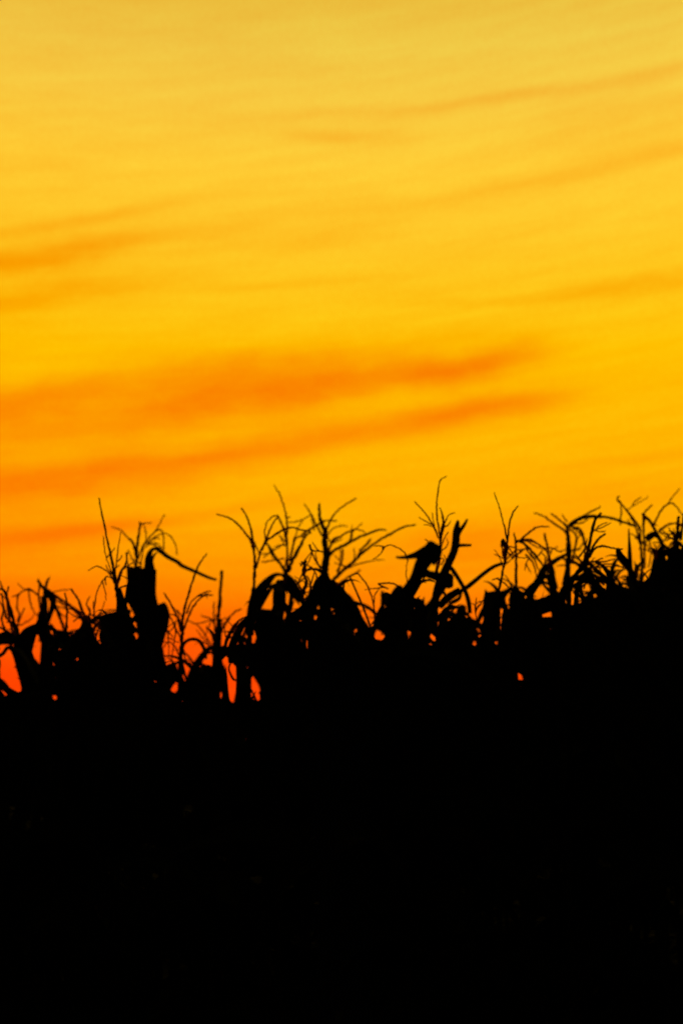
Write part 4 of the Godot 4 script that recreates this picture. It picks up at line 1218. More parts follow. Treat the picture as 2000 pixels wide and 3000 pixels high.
func front_rows_b() -> void:
	# narrow corn leaf standing like a blade, tapering to a point near the right edge
	plant("narrow corn leaf standing like a blade, tapering to a point near the right edge", 989, -4227, 9, [0, 2121, 0])
	leaf([9, 2219, 0, 65, 0, 2281, 33, 43, -6, 2338, 65, 29, -13, 2395, 96, 18, -18, 2448, 126, 8], 39)
	leaf([12, 2278, 0, 17, 33, 2322, -23, 22, 41, 2357, -40, 13], 28)
	blade([0, 2114, 0, 149, 2325, -100, 362, 2462, -222], 34, -15)
	blade([0, 2114, 0, 113, 2390, 42, 215, 2376, 94], 14, 0)
	blade([0, 1908, 0, 34, 2294, -9, 180, 2395, -19], 16, 26)
	blade([0, 2045, 0, -92, 2187, 47, -204, 2239, 105], 31, 11)
	blade([0, 1666, 0, 50, 1727, -51, 370, 1708, -112], 57, -2)
	blade([0, 1980, 0, -48, 2178, 106, -216, 2295, 236], 15, -27)
	blade([0, 2114, 0, -64, 2299, 49, -132, 2284, 109], 14, 16)
	blade([0, 2114, 0, 28, 2317, -57, 57, 2337, -127], 16, 21)
	blade([0, 1779, 0, 84, 2195, -75, 445, 2160, -166], 73, 4)
	blade([0, 1751, 0, -18, 1966, 35, -471, 1932, 77], 23, 28)
	blade([0, 2116, 0, 0, 2349, -63, -42, 2327, -139], 15, 4)
	blade([0, 2107, 0, 11, 2386, 53, 38, 2327, 117], 17, 1)
	blade([0, 1443, 0, -168, 1677, -92, -353, 1262, -205], 80, 17)
	blade([0, 656, 0, 250, 889, -63, 379, 733, -141], 93, -35)
	blade([0, 1400, 0, 175, 1687, 81, 453, 1210, 179], 100, -36)
	blade([0, 596, 0, -46, 779, -56, -379, 312, -125], 77, 10)
	# corn plant at the right with a bent knotted tassel of crossing branches
	plant("corn plant at the right with a bent knotted tassel of crossing branches", 926, -3807, 8, [0, 1963, 0, 0, 2069, 0, 6, 2175, 0])
	branch([12, 2395, -2, 11, 2337, -1, 12, 2282, -1, 8, 2229, 0, 6, 2175, 0], 63, 162)
	branch([-31, 2511, -79, -41, 2497, -63, -36, 2482, -47, -16, 2447, -32, 5, 2410, -16, 13, 2380, 0], 50, 93)
	branch([-20, 2508, -130, -7, 2471, -97, 8, 2423, -65, 10, 2383, -32, 9, 2340, 0], 50, 85)
	branch([-21, 2493, -104, -33, 2453, -52, -50, 2400, 0], 43, 64)
	branch([17, 2467, 97, -2, 2457, 64, -23, 2448, 32, -27, 2445, 0], 21, 43)
	branch([39, 2452, 53, 27, 2440, 27, 23, 2429, 0], 50, 71)
	branch([-2, 2246, 87, 7, 2336, 58, 16, 2385, 29, 25, 2436, 0], 64, 107)
	branch([38, 2450, -69, 53, 2427, -52, 65, 2394, -35, 73, 2365, -17, 83, 2331, 0], 85, 156)
	branch([38, 2359, -23, 50, 2369, -11, 64, 2367, 0], 213, 249)
	branch([177, 2449, -99, 148, 2478, -74, 120, 2479, -50, 87, 2451, -25, 53, 2394, 0], 43, 71)
	branch([126, 2382, 61, 110, 2396, 40, 90, 2394, 20, 70, 2378, 0], 50, 93)
	branch([-20, 2345, 66, -4, 2348, 33, 12, 2340, 0], 85, 107)
	branch([8, 2297, -82, 5, 2253, -41, 4, 2218, 0], 42, 63)
	branch([36, 2277, 68, 36, 2312, 34, 39, 2347, 0], 50, 64)
	branch([44, 2346, -48, 47, 2308, -24, 31, 2264, 0], 35, 50)
	branch([34, 2326, 74, 50, 2311, 37, 58, 2293, 0], 42, 50)
	branch([57, 2369, -113, 24, 2325, 0], 43, 57)
	branch([-5, 2465, 98, -9, 2466, 66, -11, 2464, 33, -9, 2459, 0], 28, 47)
	branch([-11, 2382, -46, 4, 2369, -31, 17, 2351, -15, 25, 2330, 0], 28, 47)
	branch([21, 2336, -70, 36, 2329, -47, 49, 2316, -23, 58, 2298, 0], 28, 47)
	branch([143, 2517, 6, 128, 2500, 4, 114, 2483, 2, 101, 2465, 0], 28, 47)
	branch([-44, 2400, 73, -31, 2396, 49, -17, 2394, 24, -2, 2392, 0], 28, 47)
	branch([32, 2326, -29, 28, 2310, -20, 21, 2296, -10, 12, 2282, 0], 28, 47)
	branch([95, 2422, -117, 69, 2422, -78, 45, 2424, -39, 24, 2428, 0], 28, 47)
	leaf([-1, 2175, 0, 55, 21, 2215, -70, 43, 27, 2240, -116, 17], 33)
	leaf([38, 2193, 0, 48, 59, 2253, -41, 44, 84, 2311, -80, 44, 108, 2354, -108, 22], 36)
	blade([0, 1229, 0, 7, 1495, 46, 65, 1972, 103], 103, -26)
	blade([5, 2169, 0, 135, 2317, -106, 284, 2378, -236], 21, -8)
	blade([0, 1941, 0, 57, 2245, -10, 122, 2293, -23], 98, 9)
	blade([0, 2020, 0, -81, 2276, 23, -187, 2245, 51], 13, -9)
	blade([0, 1564, 0, -98, 1834, -38, -400, 1649, -84], 114, 34)
	blade([0, 1980, 0, -30, 2216, 47, -182, 2237, 105], 28, -14)
	blade([0, 1518, 0, -71, 1615, -49, -352, 1672, -109], 97, 11)
	blade([0, 1828, 0, -137, 2046, -19, -315, 2241, -42], 40, -16)
	blade([3, 2122, 0, -1, 2266, -33, -42, 2226, -74], 13, 5)
	blade([2, 2114, 0, -10, 2260, -51, -54, 2247, -114], 10, 15)
	blade([5, 2171, 0, 66, 2344, 31, 128, 2317, 70], 10, 15)
	blade([4, 2150, 0, 113, 2349, -70, 228, 2362, -155], 15, 23)
	blade([0, 2030, 0, 14, 2279, -90, -13, 2266, -200], 19, -28)
	blade([0, 876, 0, 142, 1119, -46, 376, 857, -103], 89, 11)
	blade([0, 804, 0, -57, 1038, 25, -435, 750, 57], 69, 1)
	blade([0, 1066, 0, -95, 1212, -83, -385, 1104, -185], 82, 23)
	blade([0, 986, 0, -97, 1242, 0, -426, 875, 1], 87, 16)
	# corn plant at the right edge, tall dark top cut by the edge of the picture
	plant("corn plant at the right edge, tall dark top cut by the edge of the picture", 1175, -4266, 10, [0, 1986, 0, 0, 2165, 0, 5, 2344, 0])
	branch([9, 2522, 24, 5, 2503, 18, 3, 2459, 12, -5, 2408, 6, 5, 2344, 0], 103, 198)
	branch([65, 2560, -115, 42, 2506, -58, 17, 2445, 0], 88, 143)
	branch([-85, 2443, 119, -41, 2438, 60, 2, 2437, 0], 40, 64)
	branch([-2, 2502, -77, 2, 2461, -39, 0, 2429, 0], 40, 64)
	branch([-45, 2432, 29, -25, 2443, 14, 2, 2441, 0], 40, 64)
	branch([-36, 2480, -29, -24, 2465, -15, 0, 2462, 0], 48, 64)
	branch([-41, 2402, 37, -23, 2426, 19, -2, 2437, 0], 48, 64)
	branch([60, 2515, -4, 34, 2499, -2, 14, 2498, 0], 56, 80)
	branch([46, 2423, -96, 32, 2405, -64, 16, 2389, -32, 0, 2373, 0], 31, 53)
	branch([-15, 2476, 32, -10, 2469, 21, -8, 2461, 11, -9, 2453, 0], 31, 53)
	branch([-32, 2391, 65, -26, 2406, 43, -19, 2420, 22, -9, 2434, 0], 31, 53)
	branch([-51, 2470, -7, -37, 2466, -5, -25, 2457, -2, -15, 2445, 0], 31, 53)
	branch([-95, 2389, 80, -72, 2414, 53, -48, 2438, 27, -22, 2461, 0], 31, 53)
	branch([1, 2469, 11, -3, 2462, 7, -6, 2455, 4, -6, 2446, 0], 31, 53)
	branch([-29, 2356, 20, -26, 2380, 13, -22, 2405, 7, -18, 2429, 0], 31, 53)
	leaf([-17, 2304, 0, 51, 6, 2377, -72, 44, 25, 2428, -121, 31, 38, 2456, -147, 13], 23)
	leaf([30, 2304, 0, 56, 41, 2377, -71, 48, 50, 2417, -108, 35], 23)
	blade([0, 1709, 0, 14, 2262, 80, -6, 2143, 177], 107, -17)
	blade([0, 2067, 0, 3, 2571, 40, -107, 2287, 90], 34, 26)
	blade([0, 2127, 0, -13, 2441, 84, -74, 2359, 186], 56, 13)
	blade([5, 2340, 0, 15, 2499, -10, -25, 2474, -23], 12, -22)
	blade([0, 560, 0, -67, 699, -96, -394, 302, -213], 100, 5)
	blade([0, 612, 0, -131, 917, 63, -537, 724, 140], 91, -38)
	blade([0, 1317, 0, 115, 1668, -32, 495, 1470, -72], 100, -37)
	blade([0, 893, 0, 114, 1226, -80, 480, 960, -179], 74, 1)
	plant(LOST, -1367, -3679, 6, [0, 2012, 0])
	blade([0, 808, 0, 91, 979, 26, 434, 834, 58], 86, -39)
	blade([0, 1236, 0, -57, 1432, 69, -321, 1169, 153], 78, 25)
	blade([0, 1037, 0, -106, 1229, 98, -206, 1069, 218], 82, -18)
	plant(LOST, -1285, -3813, 6, [0, 2021, 0])
	blade([0, 1922, 0, -40, 2218, -93, 276, 1823, -206], 13, 6)
	blade([0, 2014, 0, 162, 2047, -24, 334, 2023, -54], 22, -29)
	blade([0, 1943, 0, 33, 2153, 34, 352, 1799, 75], 27, -7)
	blade([0, 2014, 0, 23, 2098, -53, 362, 1793, -118], 24, 37)
	blade([0, 741, 0, 64, 910, -87, 309, 548, -194], 104, 38)
	blade([0, 784, 0, 133, 1021, 86, 340, 644, 192], 64, 9)
	blade([0, 1045, 0, -178, 1353, -24, -476, 1032, -53], 107, 38)
	plant(LOST, -1126, -3778, 6, [0, 2010, 0])
	blade([0, 1981, 0, 16, 2077, 35, 132, 1839, 77], 30, 28)
	blade([0, 1754, 0, -4, 2065, -27, 181, 1716, -60], 34, -36)
	blade([0, 2004, 0, 35, 2056, 47, 98, 1935, 105], 29, -25)
	blade([0, 1813, 0, -7, 2073, -88, 74, 2053, -196], 15, -29)
	blade([0, 1657, 0, 21, 1972, 79, 129, 1985, 176], 74, 36)
	blade([0, 1477, 0, 74, 1961, 8, 499, 1806, 18], 44, -32)
	blade([0, 1741, 0, 15, 1847, -73, 36, 2056, -162], 21, 17)
	blade([0, 1976, 0, 41, 2009, 56, 143, 1863, 124], 19, -14)
	blade([0, 1704, 0, 174, 1886, 79, 480, 2002, 176], 20, -23)
	blade([0, 929, 0, -132, 1179, 49, -260, 1057, 109], 79, 16)
	blade([0, 699, 0, 154, 905, 37, 467, 772, 83], 80, -2)
	blade([0, 1277, 0, -235, 1558, -111, -529, 1363, -246], 100, -18)
	plant(LOST, -961, -3663, 6, [0, 1830, 0])
	blade([0, 1248, 0, -50, 1570, -80, -152, 2042, -177], 89, -27)
	blade([0, 1622, 0, 54, 1871, 2, 140, 1945, 5], 36, -2)
	blade([0, 1804, 0, 6, 1858, 37, 5, 1873, 83], 41, 31)
	blade([0, 1824, 0, -34, 1987, -12, -175, 1818, -27], 12, -12)
	blade([0, 1598, 0, 33, 1978, -48, 136, 1853, -106], 85, -24)
	blade([0, 1362, 0, 175, 1644, 78, 433, 1260, 173], 63, 5)
	blade([0, 1313, 0, 153, 1588, -104, 386, 1105, -231], 89, 14)
	blade([0, 1208, 0, 140, 1460, 100, 328, 1318, 222], 66, 19)
	plant(LOST, -855, -3786, 6, [0, 1819, 0])
	blade([0, 1663, 0, -37, 1680, -50, -221, 1287, -110], 113, 34)
	blade([0, 1813, 0, 35, 2058, 65, 126, 2054, 145], 27, 13)
	blade([0, 1813, 0, -12, 2090, -27, 77, 2062, -60], 22, -30)
	blade([0, 1551, 0, -13, 2154, 81, 31, 1495, 180], 27, -23)
	blade([0, 1815, 0, 7, 2096, 90, 0, 2057, 201], 16, 18)
	blade([0, 1815, 0, 82, 2062, 78, 187, 2008, 173], 15, -35)
	blade([0, 1402, 0, 74, 1620, -53, 444, 1423, -118], 82, 20)
	blade([0, 919, 0, -177, 1088, -40, -357, 771, -88], 92, 23)
	blade([0, 1114, 0, -120, 1385, 68, -321, 963, 151], 73, 25)
	plant(LOST, -730, -3767, 6, [0, 1978, 0])
	blade([0, 1527, 0, 49, 1989, -10, 472, 1816, -22], 15, 34)
	blade([0, 1623, 0, -11, 1988, 41, -12, 1969, 92], 82, 21)
	blade([0, 1723, 0, -14, 1959, 18, -29, 2103, 39], 19, -13)
	blade([0, 1753, 0, -15, 2124, 81, -32, 2006, 180], 28, -22)
	blade([0, 1894, 0, -28, 2243, 43, -101, 1453, 96], 36, -8)
	blade([0, 1970, 0, -21, 2031, 14, -75, 2059, 32], 38, 13)
	blade([0, 1974, 0, -115, 2096, -83, -237, 2078, -184], 10, -6)
	blade([0, 1852, 0, -68, 2111, -41, -145, 2057, -92], 10, 14)
	blade([0, 1931, 0, -74, 2159, -107, -168, 2161, -238], 17, 3)
	blade([0, 821, 0, 183, 1022, 24, 381, 897, 53], 89, -31)
	blade([0, 854, 0, 103, 1152, 42, 339, 658, 94], 65, -5)
	blade([0, 1453, 0, -149, 1724, 66, -295, 1579, 147], 72, -28)
	plant(LOST, -609, -3809, 6, [0, 2231, 0])
	blade([0, 1757, 0, -96, 1982, -64, -223, 2062, -143], 83, -37)
	blade([0, 1868, 0, -136, 2158, -79, -372, 1882, -176], 30, -19)
	blade([0, 1432, 0, 38, 1785, -43, 470, 1429, -95], 38, -6)
	blade([0, 1976, 0, 25, 2172, 45, 78, 1768, 101], 22, 34)
	blade([0, 1698, 0, -17, 2036, 20, -58, 2087, 45], 50, -3)
	blade([0, 2039, 0, 12, 2054, 50, 52, 1873, 112], 77, 9)
	blade([0, 1665, 0, 21, 1890, -77, 107, 1949, -170], 37, 39)
	blade([0, 1728, 0, -57, 1972, -56, -345, 1871, -124], 95, -31)
	blade([0, 2061, 0, -78, 2162, -54, -169, 2139, -121], 9, 27)
	blade([0, 1914, 0, 33, 2056, 61, 97, 2009, 135], 16, -38)
	blade([0, 1743, 0, 75, 2009, 49, 169, 1959, 109], 15, 0)
	blade([0, 1862, 0, 93, 1996, 87, 197, 1937, 192], 13, -26)
	blade([0, 875, 0, -65, 1048, 80, -252, 975, 178], 103, -35)
	blade([0, 1400, 0, -154, 1647, -112, -378, 1250, -249], 78, -23)
	blade([0, 1034, 0, 197, 1335, 82, 415, 1014, 181], 97, 36)
	plant(LOST, -472, -3765, 6, [0, 1806, 0])
	blade([0, 1699, 0, 22, 1955, -12, 104, 1917, -26], 78, -37)
	blade([0, 1474, 0, -123, 1740, -87, -370, 1507, -192], 111, -30)
	blade([0, 1589, 0, -6, 2041, -9, 76, 1895, -21], 34, 36)
	blade([0, 1800, 0, 76, 1858, -2, 175, 1802, -4], 78, 7)
	blade([0, 1800, 0, -79, 1875, -41, -460, 2017, -91], 29, 14)
	blade([0, 1802, 0, -15, 1989, 48, -51, 1965, 106], 12, -8)
	blade([0, 792, 0, 70, 984, 22, 354, 613, 48], 82, 5)
	blade([0, 902, 0, 101, 1072, 50, 459, 920, 111], 74, 20)
	blade([0, 935, 0, -193, 1186, -79, -419, 1045, -175], 80, 11)
	plant(LOST, -335, -3796, 6, [0, 1814, 0])
	blade([0, 1682, 0, 3, 1910, -75, 32, 1967, -166], 16, -33)
	blade([0, 1807, 0, -43, 1977, -27, -103, 1957, -61], 20, -19)
	blade([0, 1807, 0, 87, 2028, 17, 178, 2236, 39], 22, 30)
	blade([0, 1733, 0, -91, 1878, 8, -193, 1869, 17], 22, -32)
	blade([0, 1633, 0, -28, 1849, 15, -191, 1929, 32], 34, -38)
	blade([0, 1508, 0, -74, 1702, -5, -164, 1954, -11], 48, 38)
	blade([0, 920, 0, -123, 1177, 104, -270, 838, 230], 83, -7)
	blade([0, 928, 0, -88, 1228, 45, -306, 844, 100], 95, -38)
	blade([0, 1216, 0, -147, 1517, -81, -502, 1286, -181], 78, 32)
	plant(LOST, -172, -3674, 6, [0, 2024, 0])
	blade([0, 1745, 0, 121, 2141, 97, 249, 2040, 216], 35, -11)
	blade([0, 1630, 0, 48, 1710, -71, 347, 1467, -157], 93, -4)
	blade([0, 1797, 0, -65, 2035, -67, -181, 2006, -148], 35, -38)
	blade([0, 2017, 0, 91, 2224, -30, 186, 2110, -67], 24, 37)
	blade([0, 1751, 0, 8, 2150, 59, 32, 2078, 131], 32, 37)
	blade([0, 1639, 0, -44, 1975, -51, -109, 2156, -112], 32, -30)
	blade([0, 1928, 0, 155, 2027, 62, 311, 2058, 139], 14, -31)
	blade([0, 1933, 0, -7, 2199, 51, -134, 1981, 114], 26, -6)
	blade([0, 690, 0, 93, 915, 0, 394, 718, 1], 82, -32)
	blade([0, 1374, 0, 188, 1681, 24, 380, 1292, 54], 83, -30)
	blade([0, 938, 0, 106, 1204, -19, 411, 740, -42], 80, -26)
	plant(LOST, -26, -3680, 6, [0, 2067, 0])
	blade([0, 1554, 0, 94, 1876, -65, 593, 1780, -144], 96, 13)
	blade([0, 1479, 0, -46, 1687, -99, -648, 1502, -220], 97, 15)
	blade([0, 1617, 0, -53, 1985, -45, -259, 1932, -101], 61, -35)
	blade([0, 1461, 0, -66, 1683, -2, -297, 2053, -4], 65, -18)
	blade([0, 1792, 0, 15, 1956, -61, 58, 2122, -135], 103, -21)
	blade([0, 1667, 0, 104, 2172, 71, 483, 1872, 157], 65, -27)
	blade([0, 1493, 0, -19, 1825, 87, -74, 1738, 193], 92, 21)
	blade([0, 1607, 0, -100, 1708, -19, -296, 2013, -42], 22, -31)
	blade([0, 1937, 0, 16, 2031, 40, 305, 2006, 88], 21, -31)
	blade([0, 1902, 0, 10, 2194, -13, 24, 2159, -28], 12, -1)
	blade([0, 1801, 0, 52, 2341, -99, 152, 1936, -220], 22, 26)
	blade([0, 2061, 0, -1, 2087, 40, -12, 2090, 90], 38, 19)
	blade([0, 2063, 0, -16, 2285, -81, -64, 2284, -181], 8, -14)
	blade([0, 890, 0, -159, 1047, 31, -375, 979, 69], 78, 0)
	blade([0, 1173, 0, -96, 1316, -102, -392, 1127, -226], 68, -20)
	blade([0, 859, 0, 98, 1116, -25, 383, 628, -55], 86, -24)
	plant(LOST, 101, -3784, 6, [0, 2005, 0])
	blade([0, 1653, 0, -107, 1962, 110, -464, 1697, 245], 103, -32)
	blade([0, 1880, 0, 38, 2064, 26, 611, 1796, 58], 94, 12)
	blade([0, 1681, 0, 76, 1887, 64, 296, 2080, 142], 91, 0)
	blade([0, 1857, 0, -90, 2077, -85, -338, 2081, -190], 41, 15)
	blade([0, 1992, 0, -29, 2233, -73, -241, 1882, -163], 22, 28)
	blade([0, 1403, 0, 140, 1703, 106, 472, 1866, 236], 103, 31)
	blade([0, 2001, 0, -79, 2231, -47, -170, 2233, -105], 13, 10)
	blade([0, 1405, 0, 194, 1698, -104, 316, 1238, -231], 81, 22)
	blade([0, 662, 0, -85, 822, 31, -330, 628, 68], 66, -8)
	blade([0, 893, 0, 84, 1115, -90, 296, 774, -200], 76, -33)
	plant(LOST, 223, -3825, 6, [0, 2003, 0])
	blade([0, 1997, 0, 11, 2083, -97, 69, 2160, -215], 50, -36)
	blade([0, 1795, 0, -169, 2035, -61, -408, 2217, -135], 23, 30)
	blade([0, 1898, 0, -205, 2090, 27, -502, 2094, 61], 35, -38)
	blade([0, 1997, 0, 92, 2245, -28, 252, 2013, -62], 13, 0)
	blade([0, 1502, 0, -20, 1726, 49, -438, 1461, 109], 113, -37)
	blade([0, 1704, 0, -49, 2114, 98, -447, 2056, 218], 19, -18)
	blade([0, 1997, 0, 8, 2232, 10, 43, 2117, 23], 32, 32)
	blade([0, 1819, 0, 26, 2115, -86, 48, 2206, -192], 31, 17)
	blade([0, 1757, 0, 13, 2151, 99, 48, 2131, 220], 31, -32)
	blade([0, 1582, 0, -107, 2033, 48, -443, 1994, 107], 19, -17)
	blade([0, 1383, 0, -72, 1601, -59, -449, 1189, -131], 96, -37)
	blade([0, 1455, 0, 131, 1685, -85, 386, 1278, -189], 70, -13)
	blade([0, 1278, 0, -156, 1438, -24, -370, 1136, -53], 68, -25)
	plant(LOST, 376, -3769, 6, [0, 2085, 0])
	blade([0, 1760, 0, -27, 2066, 106, -77, 2045, 236], 35, 1)
	blade([0, 1877, 0, 9, 2084, -3, 42, 2091, -6], 34, -36)
	blade([0, 2078, 0, -14, 2268, 101, -107, 1753, 224], 12, -10)
	blade([0, 1670, 0, 46, 2062, -23, 346, 2113, -50], 67, 17)
	blade([0, 1969, 0, -16, 2201, 67, -137, 2041, 149], 22, 33)
	blade([0, 2078, 0, -6, 2198, 59, -30, 2022, 132], 19, 17)
	blade([0, 1973, 0, 5, 2119, 42, 3, 2005, 93], 70, 29)
	blade([0, 1979, 0, 82, 2227, -104, 179, 2215, -231], 19, 28)
	blade([0, 1320, 0, -150, 1505, -41, -453, 1336, -90], 89, -25)
	blade([0, 1176, 0, -64, 1365, -29, -287, 1276, -64], 89, 23)
	blade([0, 1474, 0, 134, 1695, -110, 462, 1348, -244], 81, -13)
	plant(LOST, 533, -3818, 6, [0, 2097, 0])
	blade([0, 2083, 0, 52, 2180, 5, 212, 1413, 10], 77, 9)
	blade([0, 1664, 0, -72, 1860, 21, -352, 1445, 46], 86, -28)
	blade([0, 1774, 0, -24, 2041, -44, -397, 2148, -99], 34, 33)
	blade([0, 1649, 0, -57, 1983, 12, -172, 2132, 27], 31, 27)
	blade([0, 2036, 0, -23, 2236, -62, -76, 2244, -139], 17, 6)
	blade([0, 894, 0, -72, 1089, 110, -346, 726, 244], 88, -29)
	blade([0, 1307, 0, 85, 1489, -6, 294, 1376, -13], 87, 27)
	blade([0, 1331, 0, 107, 1629, 103, 320, 1430, 229], 73, 32)
	plant(LOST, 624, -3783, 6, [0, 2030, 0])
	blade([0, 1365, 0, 12, 1499, 66, 362, 2104, 147], 117, 38)
	blade([0, 1903, 0, -5, 2219, 20, -157, 2115, 44], 19, 5)
	blade([0, 1783, 0, -39, 2179, -20, -121, 2199, -45], 14, -27)
	blade([0, 1919, 0, 4, 2227, -94, -2, 2178, -210], 16, -35)
	blade([0, 1888, 0, -27, 2128, -111, -139, 2194, -246], 32, -25)
	blade([0, 2026, 0, -38, 2243, 2, -105, 2183, 5], 17, 18)
	blade([0, 1967, 0, -78, 2251, 60, -174, 2198, 133], 9, -3)
	blade([0, 803, 0, -98, 966, -81, -344, 675, -179], 105, 32)
	blade([0, 924, 0, -129, 1109, -7, -414, 821, -16], 61, 6)
	blade([0, 1165, 0, 215, 1312, -74, 339, 1171, -164], 88, 26)
	plant(LOST, 812, -3779, 6, [0, 2156, 0])
	blade([0, 1701, 0, -7, 2029, -79, -88, 2164, -176], 70, -19)
	blade([0, 1829, 0, 36, 2050, 16, 557, 2176, 35], 97, 36)
	blade([0, 2149, 0, -64, 2275, 70, -197, 2111, 155], 13, -21)
	blade([0, 2149, 0, 35, 2315, -84, 158, 2088, -186], 13, -2)
	blade([0, 1977, 0, -185, 2272, 62, -376, 2025, 139], 18, 1)
	blade([0, 1900, 0, -53, 2088, -97, -409, 2114, -216], 20, 12)
	blade([0, 1776, 0, 14, 2321, -81, -83, 2130, -179], 13, -8)
	blade([0, 2152, 0, -57, 2308, -42, -132, 2302, -94], 17, 12)
	blade([0, 2152, 0, -42, 2334, -66, -107, 2317, -148], 10, -38)
	blade([0, 2116, 0, 42, 2297, -107, 114, 2286, -237], 14, -20)
	blade([0, 2092, 0, 24, 2325, -11, 69, 2287, -25], 16, 1)
	blade([0, 2112, 0, 56, 2314, -71, 130, 2264, -158], 11, -30)
	blade([0, 684, 0, 149, 952, -33, 378, 614, -74], 75, -32)
	blade([0, 694, 0, -125, 938, 79, -329, 853, 177], 81, 6)
	blade([0, 707, 0, 80, 1007, 41, 316, 787, 91], 62, 23)
	plant(LOST, 920, -3707, 6, [0, 2170, 0])
	blade([0, 2101, 0, 63, 2301, 15, 226, 2305, 34], 37, -7)
	blade([0, 2058, 0, 38, 2198, -59, 240, 2347, -131], 14, 17)
	blade([0, 1784, 0, -92, 2201, 49, -435, 2100, 109], 26, -3)
	blade([0, 1917, 0, 90, 2314, 7, 178, 2303, 15], 35, -38)
	blade([0, 1693, 0, -89, 1888, -53, -300, 1514, -117], 74, -33)
	blade([0, 2061, 0, -9, 2256, -90, -50, 2214, -200], 17, -17)
	blade([0, 1281, 0, -60, 1527, -34, -380, 1413, -75], 72, 31)
	blade([0, 1466, 0, -96, 1719, 14, -424, 1299, 31], 78, 14)
	blade([0, 976, 0, 112, 1145, -90, 384, 751, -199], 88, 11)
	plant(LOST, 1055, -3655, 6, [0, 2255, 0])
	blade([0, 2064, 0, -36, 2193, -11, -77, 2307, -24], 27, -10)
	blade([0, 1965, 0, -10, 2218, 87, -43, 2263, 194], 70, -34)
	blade([0, 2045, 0, 7, 2399, 83, -8, 2214, 185], 18, 2)
	blade([0, 1799, 0, -78, 2166, 99, -330, 2142, 219], 18, 19)
	blade([0, 1748, 0, -97, 1881, -2, -325, 2197, -5], 48, 39)
	blade([0, 1702, 0, -53, 2080, 34, -420, 2059, 76], 102, -29)
	blade([0, 2011, 0, 23, 2292, -52, -66, 2310, -116], 85, -21)
	blade([0, 1771, 0, -93, 2044, 22, -400, 2170, 49], 28, -18)
	blade([0, 2034, 0, -43, 2284, -100, -200, 2157, -221], 34, 34)
	blade([0, 2107, 0, -134, 2160, -89, -324, 2197, -197], 29, 16)
	blade([0, 2140, 0, 11, 2380, -86, -17, 2347, -192], 10, 1)
	blade([0, 933, 0, 116, 1124, 32, 400, 1026, 71], 73, 25)
	blade([0, 1282, 0, -144, 1478, 1, -368, 1237, 2], 78, 17)
	blade([0, 834, 0, 144, 1108, 96, 275, 853, 213], 60, 8)


